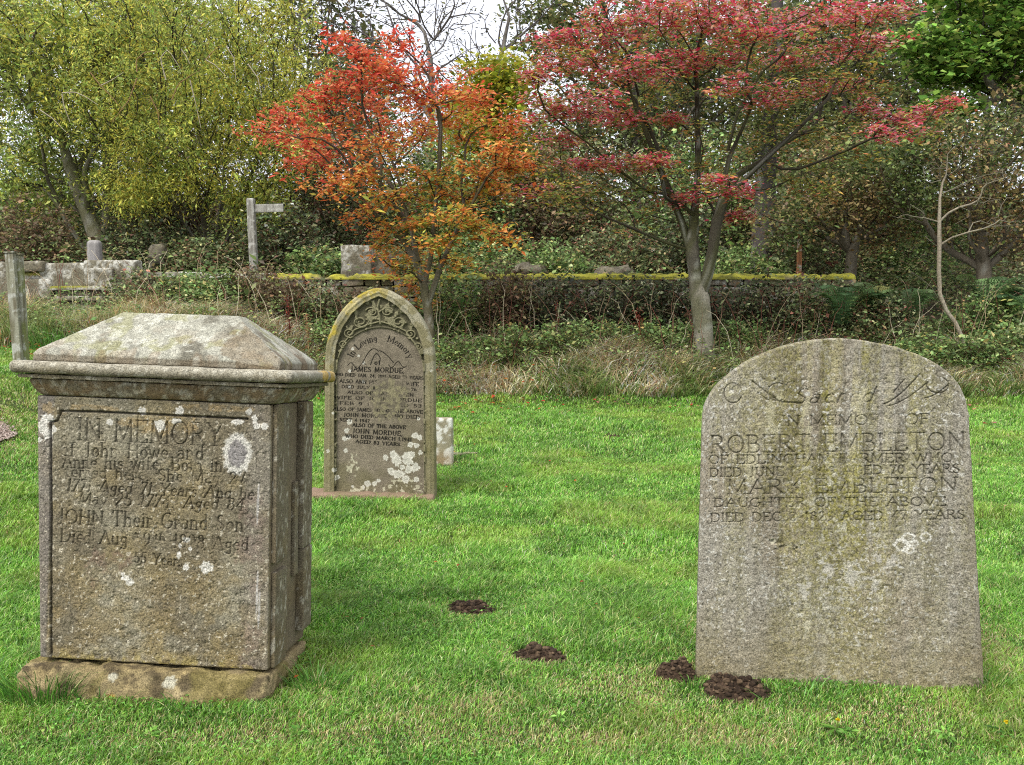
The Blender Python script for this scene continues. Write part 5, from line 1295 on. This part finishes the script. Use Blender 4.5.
# long pale grass at the foot of the bank
def band(n):
    x = RNG.uniform(-7.5, 7.5, n); c = fbm(x, 0 * x, 0, 1.1, 3, 141)
    y = 11.72 + 1.5 * RNG.random(n) ** 1.1 - .25 * np.sin(x * 1.3) + .3 * (c - .5)
    cl = fbm(x, y, 0, 2.4, 3, 142); k = (cl > .46) | (RNG.random(n) < .22); return x[k], y[k]
def long_col(x, y, n):
    f = fbm(x, y, 0, 1.7, 3, 143); e = sstep(11.95, 11.5, y + .25 * np.sin(x * 1.3))
    st = pal([S(230, 216, 172), S(216, 196, 148), S(240, 232, 200), S(190, 156, 118)], [3, 3, 1.8, 2], n, jit=.25); g = pal([S(116, 146, 72), S(140, 164, 88), S(150, 158, 98)], [3, 2, 2], n, jit=.25)
    return np.where((RNG.random(n) < np.clip(.62 + (f - .47) * 2.6 - .5 * e, .15, .95))[:, None], st, g)
tag(blades('long_grass', 120000, band, lambda x, y, n: (.10 + .40 * fbm(x, y, 0, 2.6, 3, 144) ** 1.3 * sstep(11.4, 12.1, y + .25 * np.sin(x * 1.3))) * RNG.uniform(.5, 1.3, n), lambda x, y, n: .012 * RNG.uniform(.5, 1.4, n), long_col, lean=1.1,
           label='long straw-coloured and green grass leaning at the foot of the wall'), None, 'grass')
def band2(n):
    x = RNG.uniform(-7.6, -2.4, n); y = RNG.uniform(11.9, 13.5, n); cl = fbm(x, y, 0, 1.6, 3, 145); k = (cl > .36 + .14 * sstep(-5.2, -3.5, x)) & ~((x / y > -.47) & (x / y < -.395) & (y > 12.2)); return x[k], y[k]
tag(blades('tall_grass', 30000, band2, lambda x, y, n: (.18 + .42 * fbm(x, y, 0, 1.5, 3, 146)) * RNG.uniform(.5, 1.2, n) * (1 - .35 * sstep(-5.0, -3.5, x)), lambda x, y, n: .009 * RNG.uniform(.6, 1.3, n),
           lambda x, y, n: np.where((fbm(x, y, 0, 1.3, 3, 147) + .12 * RNG.normal(size=n) > .46)[:, None], pal([S(214, 192, 142), S(194, 166, 116), S(224, 208, 166)], [3, 3, 1.5], n, jit=.25), pal([S(120, 140, 76), S(144, 156, 92)], [1, 1], n, jit=.25)), lean=.55,
           label='tall dry yellow grass around the stile at the left'), None, 'grass')
# soft leaves of ground ivy and weeds over the bank, and the dark slope behind the wall
def cover(name, n, xr_, yr, h, size, colf, label, thr=.4):
    x = RNG.uniform(*xr_, n); y = RNG.uniform(*yr, n); k = fbm(x, y, 0, 1.8, 3, 150) > thr; x, y = x[k], y[k]; n = len(x)
    z = gz(x, y) + h * RNG.random(n) ** 1.4 * (.4 + 1.2 * fbm(x, y, 0, 2.3, 2, 151)); mb = MB()
    leaf_mesh(mb, np.stack([x, y, z], 1), size * np.exp(RNG.normal(size=n) * .3), colf(None, n), .6, .5)
    o = mb.build(name, M_LEAF); tag(o, label, 'ground cover', None, 'stuff')
cover('bank_weeds', 52000, (-7.5, 7.5), (11.75, 13.9), .42, .040, nett, 'tangle of low green weeds and leaves on the bank in front of the wall', .42)
cover('slope_undergrowth', 80000, (-12, 12), (14.6, 22), .75, .062, lambda P, n: pal([S(112, 128, 78), S(138, 154, 94), S(82, 94, 60), S(160, 146, 104), S(126, 104, 82)], [3, 2, 3, 1.4, 1.2], n, jit=.3), 'leafy undergrowth of ivy and dead leaves on the slope behind the wall', .3)
cover('wood_undergrowth', 50000, (-28, 28), (22, 42), 1.6, .16, lambda P, n: pal([S(104, 114, 70), S(78, 86, 56), S(142, 134, 84)], [3, 3, 1], n), 'dim undergrowth mass of the wood far behind', .3)
cover('wood_canopy', 1, (-1, 1), (60, 61), .1, .1, nett, 'x', 2) if False else None
# fallen leaves
x = RNG.uniform(-.55, .5, 700); y = 10.4 + 2.0 * RNG.beta(2.5, 1.6, 700); x = x * y; k = RNG.random(700) < np.where(x < .2, 1, .55); x, y = x[k], y[k]
x2 = RNG.uniform(-.5, .55, 60); y2 = RNG.uniform(3.2, 10.5, 60); x = np.concatenate([x, x2 * y2]); y = np.concatenate([y, y2]); n = len(x)
mb = MB(); leaf_mesh(mb, np.stack([x, y, gz(x, y) + .035 + .02 * RNG.random(n) + .16 * RNG.random(n) * sstep(11.4, 11.8, y)], 1), np.where(y > 9, .055, .022), np.where((x < .6)[:, None], pal([S(204, 88, 48), S(190, 120, 66), S(176, 66, 50)], [3, 2, 2], n), pal([S(200, 130, 120), S(176, 60, 60), S(206, 160, 120)], [2, 1, 1], n)), .7, .75)
tag(mb.build('fallen_leaves', M_LEAF), 'red, orange and pink autumn leaves scattered on the lawn', 'leaves', None, 'stuff')

# clover and small broad leaves among the blades
x = RNG.uniform(-.56, .56, 60000); y = np.sqrt(RNG.uniform(2.7 ** 2, 8 ** 2, 60000)); x = x * y; k = (fbm(x, y, 0, 2.6, 3, 210) + .5 * sstep(4.2, 3, y) * .3 > .60) & (straw_field(x, y) < .6)
for M, a, b_, c, d in FOOT:
    Mi = np.array(M.inverted()); lx = Mi[0, 0] * x + Mi[0, 1] * y + Mi[0, 3]; ly = Mi[1, 0] * x + Mi[1, 1] * y + Mi[1, 3]; k &= ~((lx > a) & (lx < b_) & (ly > c) & (ly < d))
x, y = x[k], y[k]; n = len(x); mb = MB()
leaf_mesh(mb, np.stack([x, y, gz(x, y) + .022 + .014 * RNG.random(n)], 1), RNG.uniform(.008, .014, n), pal([S(86, 136, 52), S(114, 164, 72), S(140, 186, 88)], [2, 2, 1], n), .9, .7)
tag(mb.build('clover', M_LEAF), 'patches of clover and tiny broad leaves low in the near turf', 'clover', None, 'stuff')
# tussocks at the stones
def tussock(px, py, r, n, h, label, cols=None):
    g = gpoint(px, py); rg = RNG; mb = MB(); root_z = float(gz(g[0], g[1]))
    a = rg.uniform(0, 6.28, n); rr = r * np.sqrt(rg.random(n)); x = rr * np.cos(a); y = rr * np.sin(a) * .7
    hh = h * rg.uniform(.4, 1.15, n); w = rg.uniform(.003, .0045, n); out = .5 * rr / r + .15
    dx = np.cos(a) * out * hh + rg.normal(0, .2, n) * hh; dy = np.sin(a) * out * hh * .6 + rg.normal(0, .2, n) * hh; wa = rg.uniform(0, 6.28, n)
    wx = np.cos(wa) * w / 2; wy = np.sin(wa) * w / 2
    V = []
    for t, s in ((0, 1.), (.4, .9), (.75, .6)):
        bx = x + dx * t ** 1.8; by = y + dy * t ** 1.8; bz = hh * (t - .25 * t ** 3)
        V += [np.stack([bx - wx * s, by - wy * s, bz], 1), np.stack([bx + wx * s, by + wy * s, bz], 1)]
    V.append(np.stack([x + dx, y + dy, hh * .72 + 0 * x], 1))
    V = np.stack(V, 1).reshape(-1, 3); i = np.arange(n)[:, None] * 7
    C = np.repeat(pal(cols or [S(84, 134, 48), S(106, 156, 62), S(64, 108, 40), S(190, 180, 130)], [4, 3, 3, .5], n), 7, 0)
    o = mesh_np('grass_tussock', V, [i + np.array([[0, 1, 3, 2]]), i + np.array([[2, 3, 5, 4]]), i + np.array([[4, 5, 6]])], M_GRASS, C)
    o.location = (g[0], g[1], root_z - .01); tag(o, label, 'grass tussock', 'long uncut tufts against the stones')
tussock(42, 702, .13, 420, .17, 'long green grass tuft at the left corner of the chest tomb base')
tussock(318, 690, .10, 260, .11, 'green grass tuft at the right end of the chest tomb base')
tussock(95, 706, .12, 140, .09, 'thin grass growing up the left front of the tomb base')
tussock(205, 712, .16, 160, .07, 'short grass fringe along the middle of the tomb base')
tussock(268, 715, .10, 170, .06, 'short grass fringe at the right front corner of the tomb base')
tussock(360, 508, .16, 200, .10, 'green grass tuft at the foot of the gothic headstone')
tussock(800, 700, .15, 110, .075, 'sparse grass blades before the middle of the round-topped headstone foot')
tussock(880, 702, .16, 130, .055, 'sparse grass blades before the right half of the round-topped headstone foot')
tussock(985, 690, .08, 110, .10, 'grass tuft at the right foot of the round-topped headstone')
tussock(692, 690, .05, 40, .08, 'few grass blades at the left foot of the round-topped headstone')
tussock(395, 512, .10, 110, .06, 'short grass at the right foot of the gothic headstone')
for q in range(3):
    tussock([60, 100, 150][q], [350, 356, 352][q], .45, 420, .42, ['rank green grass clump beside the wooden post', 'rank green grass clump below the stile steps', 'rank green grass clump behind the tomb cap'][q])
# dandelions
for px, py, lab in ((836, 735, 'yellow dandelion flower in the grass below the round-topped headstone'), (1004, 737, 'small yellow dandelion at the bottom right edge')):
    g = gpoint(px, py); root = empty('dandelion', Matrix.Translation((g[0], g[1], float(gz(g[0], g[1])) + .01))); mb = MB(); tube(mb, [(0, 0, 0), (.004, 0, .02), (.004, 0, .04)], [.0015] * 3, 4, S(120, 140, 60)); mb.build('stem', M_LEAF, root)
    mb = MB(); a = np.linspace(0, 6.28, 40); leaf_mesh(mb, np.tile([.004, 0, .04], (40, 1)), .009, np.tile(S(232, 206, 30), (40, 1)), .35, .3, axis=np.stack([np.cos(a), np.sin(a), .3 + 0 * a], 1)); mb.build('flower', M_LEAF, root)
    mb = MB(); leaf_mesh(mb, np.tile([0, 0, .012], (12, 1)) + 0., .06, pal([S(84, 128, 50), S(104, 150, 62)], [1, 1], 12), .22, .85); mb.build('leaves', M_LEAF, root)
    tag(root, lab, 'flower')
# broad-leaved weeds in the foreground turf
for px, py, lab in ((848, 742, 'leafy green weed rosette right of the yellow dandelion'), (150, 745, 'bright green weed rosette in the turf at the lower left'), (560, 728, 'small green weed rosette in the turf at the bottom middle'), (300, 742, 'small leafy weed in the turf right of the tomb'), (945, 745, 'dark green weed tuft at the lower right')):
    g = gpoint(px, py); mb = MB(); n = 26; a = RNG.uniform(0, 6.28, n)
    leaf_mesh(mb, np.stack([.01 * np.cos(a), .01 * np.sin(a), .02 + .015 * RNG.random(n)], 1), RNG.uniform(.018, .034, n), pal([S(130, 180, 80), S(154, 200, 96), S(104, 150, 64)], [1, 1, 1], n), .38, .55, axis=np.stack([np.cos(a), np.sin(a), .25 + 0 * a], 1))
    o = mb.build('weed_rosette', M_LEAF); o.location = (g[0], g[1], float(gz(g[0], g[1])) + .008); tag(o, lab, 'weed', 'weed rosettes in the turf')

# ================================================================== molehills
_ico = None
def ico():
    global _ico
    if _ico is None:
        import bmesh
        bm = bmesh.new(); bmesh.ops.create_icosphere(bm, subdivisions=2, radius=1)
        _ico = (np.array([v.co[:] for v in bm.verts]), np.array([[v.index for v in f.verts] for f in bm.faces])); bm.free()
    return _ico
def molehill(g, m):
    px, py, rpx, hpx, lab = m; Y = g[1]; r = rpx / 1000 * Y; H = hpx / 1000 * Y * .85; rg = RNG; mb = MB()
    n = 60; s = np.linspace(-1.15, 1.15, n); X, Yy = np.meshgrid(s, s); R = np.hypot(X, Yy) * (1 + .9 * (fbm(X, Yy, g[0], 1.1, 3, 160) - .5))
    bmp = 0 * X
    for _ in range(5):
        ox, oy, rr_ = rg.uniform(-.6, .6), rg.uniform(-.35, .35), rg.uniform(.35, .7); bmp = np.maximum(bmp, rg.uniform(.5, 1.1) * np.clip(1 - ((X - ox) ** 2 + (Yy - oy) ** 2) / rr_ ** 2, 0, 1))
    Z = H * np.clip(1 - R ** 3, 0, 1) ** .5 * (.18 + .8 * bmp) * (.6 + .8 * fbm(X, Yy, g[1], 3.0, 3, 161)) + H * .30 * (fbm(X, Yy, 0, 9, 3, 162) - .5) * (R < 1) - .03 * sstep(.9, 1.1, R)
    V = np.stack([X * r, Yy * r * .8, Z], -1).reshape(-1, 3); C = S(64, 50, 38) * (.5 + 1.0 * fbm(X, Yy, 0, 12, 3, 163)).reshape(-1, 1)
    mb.add(V, [grid_faces(n, n)], C)
    iv, jf = ico(); nc = int(560 * min(1, rpx / 25))
    for k in range(nc):
        a = rg.uniform(0, 6.28); q = math.sqrt(rg.random()) * (1.0 if k % 4 else rg.uniform(1.2, 1.9)); cx, cy = q * math.cos(a), q * math.sin(a)
        ix = min(n - 1, int((cx + 1.15) / 2.3 * n)); iy = min(n - 1, int((cy + 1.15) / 2.3 * n)); z = Z[iy, ix]
        if z < -.2: continue
        sz = r * (.020 + .085 * rg.random() ** 2.2) * (1.15 - .35 * q); nn = 1 + .5 * (fbm(iv[:, 0] + k, iv[:, 1], iv[:, 2], 1.7, 2, 164) - .5)[:, None] * 1.6
        mb.add(iv * nn * sz * np.array([1.1, 1, .75]) + np.array([cx * r, cy * r * .8, max(z, 0) + sz * .3]), [jf], mixc(S(48, 37, 27), S(104, 86, 66), rg.random() ** 2.6))
    o = mb.build('molehill', M_SOIL, smooth=False); o.location = (g[0], g[1], float(gz(g[0], g[1])) - .002); tag(o, lab, 'molehill', 'molehills on the lawn')
for g, m in MOLEG: molehill(g, m)
# bit of stone and twigs beside the small square stone
g = gpoint(470, 458); mb = MB(); iv, jf = ico()
for k in range(7):
    nn = 1 + .5 * (fbm(iv[:, 0] + k, iv[:, 1], iv[:, 2], 1.4, 2, 170) - .5)[:, None]
    mb.add(iv * nn * RNG.uniform(.012, .03) * np.array([2.2, 1, .6]) + np.array([RNG.uniform(-.14, .08), RNG.uniform(-.04, .04), .035]), [jf], S(150, 142, 116) * RNG.uniform(.6, 1))
o = mb.build('stone_fragments', M_STONE_FAR); o.location = (g[0], g[1], float(gz(g[0], g[1]))); tag(o, 'scatter of small pale stone fragments in the grass right of the small square stone', 'stones')

# ================================================================== wall, stile, posts
def rubble(name, X0, X1, Y, ztop, zbot, th, parent, rg, colf, course=.13, capmoss=False):
    mb = MB(); z = zbot
    while z < ztop - .02:
        h = min(course * rg.uniform(.75, 1.3), ztop - z); 
        if ztop - (z + h) < .05: h = ztop - z
        x = X0
        while x < X1 - .01:
            w = min(rg.uniform(.16, .46), X1 - x)
            V, F, _ = rbox(w - .012, th * rg.uniform(.94, 1.03), h - .010, .045, .022, c=(x + w / 2, Y + rg.uniform(-.02, .02), z))
            V = V + .03 * (fbm(V[:, 0], V[:, 1], V[:, 2], 7, 3, 180)[:, None] - .5)
            mb.add(V, F, colf(V, rg)); x += w
        z += h
    return mb.build(name, M_STONE_FAR, parent, True)
def wall_col(V, rg):
    b = rg.uniform(.7, 1.15); a = fbm(V[:, 0], V[:, 1], V[:, 2], 9, 3, 181)
    c = mixc(S(108, 98, 80), S(140, 130, 108), a) * b; c = mixc(c, S(196, 194, 182), sstep(.54, .62, fbm(V[:, 0], V[:, 1], V[:, 2], 11, 3, 182)) * .7)
    return mixc(c, S(96, 98, 48), sstep(.52, .6, fbm(V[:, 0], V[:, 1], V[:, 2], 5, 3, 183)) * .5)
rg = np.random.default_rng(77)
YW = 14.0
Wl = at(140, 275, YW); Wr = at(812, 279, YW); ztop = Wl[2]
wroot = empty('drystone_wall', Matrix.Translation((0, YW, 0))); zt = at(500, 278, YW)[2]
rubble('stonework', Wl[0], Wr[0] + .6, 0, zt, .35, .42, wroot, rg, wall_col)
# moss capping: a lumpy cushion along the top
def moss(x0, x1, name, parent, Yc, z0, wdt, hgt, col=(S(146, 144, 54), S(178, 174, 66), S(104, 104, 48)), thr=.42, seed=0):
    xs = np.linspace(x0, x1, int((x1 - x0) / .025)); t = np.linspace(0, math.pi, 12)
    X, T = np.meshgrid(xs, t); nz = fbm(X, T * .1, 0, 2.6, 3, 190 + seed); bump = fbm(X, T * .3, 0, 16, 3, 191)
    k = sstep(thr - .06, thr + .06, nz); h = hgt * (.25 + .9 * bump) * k
    Yv = Yc - np.cos(T) * wdt / 2 * (1 + .1 * (bump - .5)); Z = z0 - .02 + np.sin(T) ** .6 * (h + .012)
    V = np.stack([X, Yv, Z], -1).reshape(-1, 3); c = fbm(X, T, 0, 9, 3, 192).ravel()
    C = mixc(mixc(col[2], col[0], sstep(.35, .5, c)), col[1], sstep(.5, .65, c)); C = mixc(mixc(S(92, 84, 60), S(130, 122, 96), c), C, k.ravel())
    return mesh_np(name, V, [grid_faces(12, len(xs))], M_SOIL, C, parent, True)
moss(Wl[0] + 1.1, Wr[0] + .6, 'moss_capping', wroot, .21, zt, .48, .09, thr=.36)
# pale coping stones on the left part
mb = MB(); x = Wl[0]
while x < at(262, 270, YW)[0]:
    w = rg.uniform(.3, .55); V, F, _ = rbox(w - .02, .5, .07, .03, .02, c=(x + w / 2, -.04, zt + .0 + rg.uniform(-.01, .015))); V = V + .03 * (fbm(V[:, 0], V[:, 1], V[:, 2], 8, 3, 184)[:, None] - .5)
    C = mixc(S(120, 116, 98), S(196, 196, 184), sstep(.4, .55, fbm(V[:, 0], V[:, 1], V[:, 2], 10, 3, 185))); mb.add(V, F, C); x += w
mb.build('coping', M_STONE_FAR, wroot, True)
tag(wroot, 'low drystone boundary wall with bright yellow-green moss along its top, half hidden by brambles', 'wall')

def rock(mb, px0, py0, px1, py1, Y, depth, col, seed, r=.03, amp=.04):
    a = at(px0, py1, Y); b_ = at(px1, py0, Y)
    V, F, _ = rbox(b_[0] - a[0], depth, b_[2] - a[2], .02, r, c=((a[0] + b_[0]) / 2, Y, a[2]))
    V = V + amp * (fbm(V[:, 0], V[:, 1], V[:, 2], 5, 4, seed)[:, None] - .5) * np.array([1, 1, .8])
    n1 = fbm(V[:, 0], V[:, 1], V[:, 2], 7, 4, seed + 1); n2 = fbm(V[:, 0], V[:, 1], V[:, 2], 30, 3, seed + 2)
    C = mixc(S(112, 106, 88), S(186, 184, 172), sstep(.40, .60, n1) * sstep(.34, .56, n2)) * (.6 + .8 * fbm(V[:, 0], V[:, 1], V[:, 2], 80, 2, 9))[:, None]
    if col == 'dark': C = mixc(C, S(70, 62, 44), sstep(.35, .55, n1) * .85)
    if col == 'moss': C = mixc(C, S(140, 138, 36), sstep(.4, .55, fbm(V[:, 0], V[:, 1], V[:, 2] * .5, 6, 3, seed + 3)) * (V[:, 2] > a[2] + .5 * (b_[2] - a[2])) * .85)
    mb.add(V, F, C)
YS = 13.7
st = empty('stone_stile', Matrix.Translation(Vector((0, 0, 0)))); 
for i, (x0, y0, x1, y1, kd, nm) in enumerate([(40, 263, 86, 289, 'pale', 'slab'), (84, 260, 136, 286, 'pale', 'slab'), (20, 261, 42, 272, 'pale', 'stone'), (20, 272, 44, 280, 'moss', 'stone'), (20, 279, 50, 300, 'pale', 'stone'), (88, 268, 112, 290, 'pale', 'stone'), (112, 268, 140, 300, 'dark', 'stone')]):
    mb = MB(); rock(mb, x0, y0, x1, y1, YS + (.0 if i < 2 else -.04 * (i % 3)), .28, kd, 200 + i * 5); mb.build(nm, M_STONE_FAR, st, True)
for i in range(5):
    mb = MB(); y0 = 286 + i * 10.5; Ys = YS - .10 - .17 * i
    rock(mb, 50 + i * 3, y0, 108 + (i % 2) * 3, y0 + 4.2, Ys, .30, 'moss' if i == 0 else 'pale', 240 + i * 5, .012, .02); mb.build('step', M_STONE_FAR, st, True)
    mb = MB(); rock(mb, 55 + i * 3, y0 + 4.5, 104 + (i % 2) * 3, y0 + 12, Ys + .06, .34, 'dark', 270 + i * 5, .02, .03); mb.build('riser', M_STONE_FAR, st, True)
mb = MB(); rock(mb, 20, 300, 60, 330, YS, .3, 'dark', 300); rock(mb, -60, 262, 22, 320, YS, .3, 'pale', 305); mb.build('side_stones', M_STONE_FAR, st, True)
tag(st, 'stone step stile of pale lichened slabs at the left wall end', 'stile')

def wood_box(name, parent, W, D, H, c=(0, 0, 0), base=S(150, 146, 132), dark=S(96, 92, 76), r=.008, seed=0, taper=0, green=0):
    V, F, _ = rbox(W, D, H, .015, r, c=c); g = fbm(V[:, 0] * 1, V[:, 1], V[:, 2] * .06, 60, 3, 310 + seed)
    V[:, :2] += .004 * (g[:, None] - .5)
    C = mixc(dark, base, sstep(.3, .65, g)); C = mixc(C, S(120, 128, 70), green * sstep(.4, .6, fbm(V[:, 0], V[:, 1], V[:, 2], 4, 3, 311)))
    C = mixc(C, S(196, 196, 186), sstep(.6, .68, fbm(V[:, 0], V[:, 1], V[:, 2], 20, 3, 312)) * .6)
    return mesh_np(name, V, F, M_WOOD, C, parent, True)
YF = 15.2
g0 = at(254, 292, YF); g1 = at(251, 198, YF); Hh = g1[2] - g0[2]
fp = empty('fingerpost', Matrix.Translation(Vector(g0)) @ Matrix.Rotation(rad(-1.2), 4, 'Y'))
wood_box('post', fp, .115, .115, Hh, (0, 0, 0), S(160, 158, 148), S(112, 108, 98), .02, 1)
wood_box('sign_arm', fp, .44, .035, .125, (.27, .03, Hh - .215), S(158, 156, 146), S(108, 104, 96), .01, 2)
tag(fp, 'weathered grey wooden fingerpost with one plain arm pointing right, behind the wall', 'signpost')
YP = 10.0
for i, (x0, y0, x1, y1, w, lab, gr) in enumerate([(8.5, 252, 17, 363, .085, 'pale grey square wooden post at the left edge, left one of the touching pair', .1), (16, 254, 22.5, 362, .075, 'greenish wooden post at the left edge, right one of the touching pair', .8)]):
    a = at(x1, y1, YP + .06 * i); b_ = at(x0, y0, YP + .06 * i); h = b_[2] - a[2]; an = math.atan2(b_[0] - a[0], h)
    p = empty('wooden_post', Matrix.Translation(Vector(a)) @ Matrix.Rotation(an, 4, 'Y') @ Matrix.Translation(Vector((0, 0, -.05))))
    wood_box('shaft', p, w, .08, h + .04, (0, 0, 0), S(152, 150, 132), S(110, 104, 84), .006, 3 + i, green=gr); wood_box('cap', p, w + .02, .1, .018, (0, -.01, h + .041), S(120, 116, 92), S(84, 80, 62), .005, 5)
    tag(p, lab, 'post')
a = at(93, 268, 14.6); b_ = at(93, 240, 14.6)
V, F, _ = rbox(.20, .16, b_[2] - a[2], .012, .06); V[:, :2] += .01 * (fbm(V[:, 0], V[:, 1], V[:, 2] * .1, 30, 3, 5)[:, None] - .5)
C = mixc(S(120, 116, 112), S(168, 164, 158), fbm(V[:, 0], V[:, 1], V[:, 2] * .15, 40, 3, 6)); o = mesh_np('stump_post', V, F, M_WOOD, C, None, True); o.location = a
tag(o, 'short round-topped grey post standing behind the stile', 'post')
mb = MB(); rock(mb, 341, 245, 372, 282, 15.0, .4, 'pale', 400, .03, .04); o = mb.build('stone_block', M_STONE_FAR, None, True); tag(o, 'square lichened stone block behind the mossy wall, left of the orange tree', 'stone')
mb = MB(); rock(mb, 366, 254, 392, 285, 15.1, .35, 'dark', 410, .05, .08); o = mb.build('broken_stone', M_STONE_FAR, None, True); tag(o, 'rough dark broken stone leaning right of the square stone block', 'stone')
for i, (x0, y0, x1, y1, lab) in enumerate([(515, 256, 545, 270, 'pale tumbled boulder above the moss, left of the middle'), (598, 258, 632, 270, 'pale tumbled boulder above the moss, nearer the maple'), (140, 236, 166, 262, 'pale boulder under the willow, right of the round-topped post')]):
    mb = MB(); rock(mb, x0 + (6 if i == 2 else -2), y0 + 8, x1 + (-3 if i == 2 else 2), y1 + 8, 15.7, .35, 'dark', 420 + i * 5, .11, .22); o = mb.build('boulder', M_STONE_FAR, None, True); tag(o, lab, 'boulder')
# dead canes and twigs arching out of the brambles
mb = MB(); rg = np.random.default_rng(9)
for k in range(420):
    x = rg.uniform(-7.0, 7.2); y = rg.uniform(12.2, 13.9); z = float(gz(x, y)); h = rg.uniform(.35, 1.15); a = rg.uniform(0, 6.28); r = rg.uniform(.1, .6); t = np.linspace(0, 1, 7)
    P = np.stack([x + math.cos(a) * r * t ** 1.5, y + math.sin(a) * r * .4 * t ** 1.5 - .1 * t, z + h * (t * 1.5 - .6 * t ** 2.2)], 1) + rg.normal(size=(7, 3)) * .012
    tube(mb, P, np.linspace(.0055, .002, 7), 3, [S(170, 150, 120), S(130, 100, 80), S(120, 74, 62), S(196, 184, 156)][rg.integers(4)], cap=False)
tag(mb.build('dead_canes', M_BARK), 'tangle of dead bramble canes and twigs in front of the wall', 'twigs', None, 'stuff')
# dock stalks
def dock(px, py0, py1, Y, col, lab, w=.05):
    a = at(px, py1, Y); b_ = at(px + 2, py0, Y); mb = MB(); root = empty('dock_plant', Matrix.Translation(Vector(a))); d = b_ - a
    P = np.array([d * t + np.array([.02 * math.sin(4 * t), 0, 0]) for t in np.linspace(0, 1, 10)]); tube(mb, P, np.linspace(.010, .004, 10), 5, col * .8); mb.build('stem', M_BARK, root)
    q = P[RNG.integers(3, 10, 260)] + RNG.normal(size=(260, 3)) * np.array([w * .5, w * .5, .04]); mb = MB(); leaf_mesh(mb, q, .022, pal([col, col * .7, S(150, 70, 56)], [2, 2, 1], 260), .7, .3); mb.build('foliage_or_seeds', M_LEAF, root); tag(root, lab, 'plant', 'dead seed stalks before the wall')  # this part is the stalk's seeds, not leaves, drawn as small leaf-shaped quads
dock(638, 314, 368, 12.5, S(140, 66, 50), 'upright rust-red dock stalk left of the maple trunk', .06)
dock(556, 306, 366, 12.6, S(120, 100, 78), 'thin pale dead stalk in the hollow, left of the red dock', .03)
dock(287, 300, 350, 12.4, S(110, 50, 44), 'dark red stalk just left of the gothic headstone', .05)
dock(306, 318, 372, 12.2, S(176, 150, 104), 'straw-coloured dead stalk close to the gothic headstone', .04)
dock(690, 316, 350, 12.6, S(140, 130, 110), 'thin grey dead stalk touching the maple trunk', .02)
a = at(800, 255, 15.6); p = at(800, 234, 15.6); o = wood_box('wooden_stake', None, .07, .07, p[2] - a[2] + .3, (0, 0, -.3), S(176, 120, 80), S(120, 84, 58), .01, 9); o.location = a; tag(o, 'short orange-brown wooden stake behind the mossy wall, right of the maple', 'stake')

# ================================================================== sky and light
w = bpy.data.worlds.new('World'); SC.world = w; w.use_nodes = True; nt = w.node_tree; nt.nodes.clear()
out = nt.nodes.new('ShaderNodeOutputWorld'); bg = nt.nodes.new('ShaderNodeBackground'); sky = nt.nodes.new('ShaderNodeTexSky')
sky.sky_type = 'NISHITA'; sky.sun_disc = False
SUN_EL, SUN_AZ = 52, -38          # azimuth from behind the camera, to the left
sd = Vector((math.sin(rad(180 - SUN_AZ)) * -1, 0, 0))
dirv = Vector((-math.sin(rad(38)) * math.cos(rad(SUN_EL)), -math.cos(rad(38)) * math.cos(rad(SUN_EL)), math.sin(rad(SUN_EL))))
sky.sun_elevation = rad(SUN_EL); sky.sun_rotation = math.atan2(dirv.x, dirv.y)
tc = nt.nodes.new('ShaderNodeTexCoord'); nz = nt.nodes.new('ShaderNodeTexNoise'); nz.inputs['Scale'].default_value = 2.2; nz.inputs['Detail'].default_value = 6
cr = nt.nodes.new('ShaderNodeMapRange'); cr.inputs['From Min'].default_value = .3; cr.inputs['From Max'].default_value = .7; cr.inputs['To Min'].default_value = 8.2; cr.inputs['To Max'].default_value = 9.8
cm = nt.nodes.new('ShaderNodeVectorMath'); cm.operation = 'SCALE'; cm.inputs[0].default_value = (.95, .96, 1.03)
mx = nt.nodes.new('ShaderNodeMix'); mx.data_type = 'RGBA'; mx.inputs['Factor'].default_value = .82
nt.links.new(tc.outputs['Generated'], nz.inputs['Vector']); nt.links.new(nz.outputs['Fac'], cr.inputs['Value']); nt.links.new(cr.outputs['Result'], cm.inputs['Scale'])
nt.links.new(sky.outputs['Color'], mx.inputs[6]); nt.links.new(cm.outputs['Vector'], mx.inputs[7]); nt.links.new(mx.outputs[2], bg.inputs['Color'])
bg.inputs['Strength'].default_value = .078; nt.links.new(bg.outputs['Background'], out.inputs['Surface'])
sl = bpy.data.lights.new('sun', 'SUN'); sl.energy = 1.6; sl.angle = rad(26); sl.color = (1, .965, .91)
so = bpy.data.objects.new('sun', sl); COL.objects.link(so); so.rotation_euler = dirv.to_track_quat('Z', 'Y').to_euler(); so.location = dirv * 30
SC.view_settings.view_transform = 'Standard'; SC.view_settings.look = 'None'; SC.view_settings.gamma = 1; SC.view_settings.exposure = 1.1
SC.cycles.filter_width = 1.1; SC.cycles.max_bounces = 6; SC.cycles.diffuse_bounces = 1; SC.cycles.transmission_bounces = 3; SC.cycles.use_denoising = False; SC.cycles.transparent_max_bounces = 4
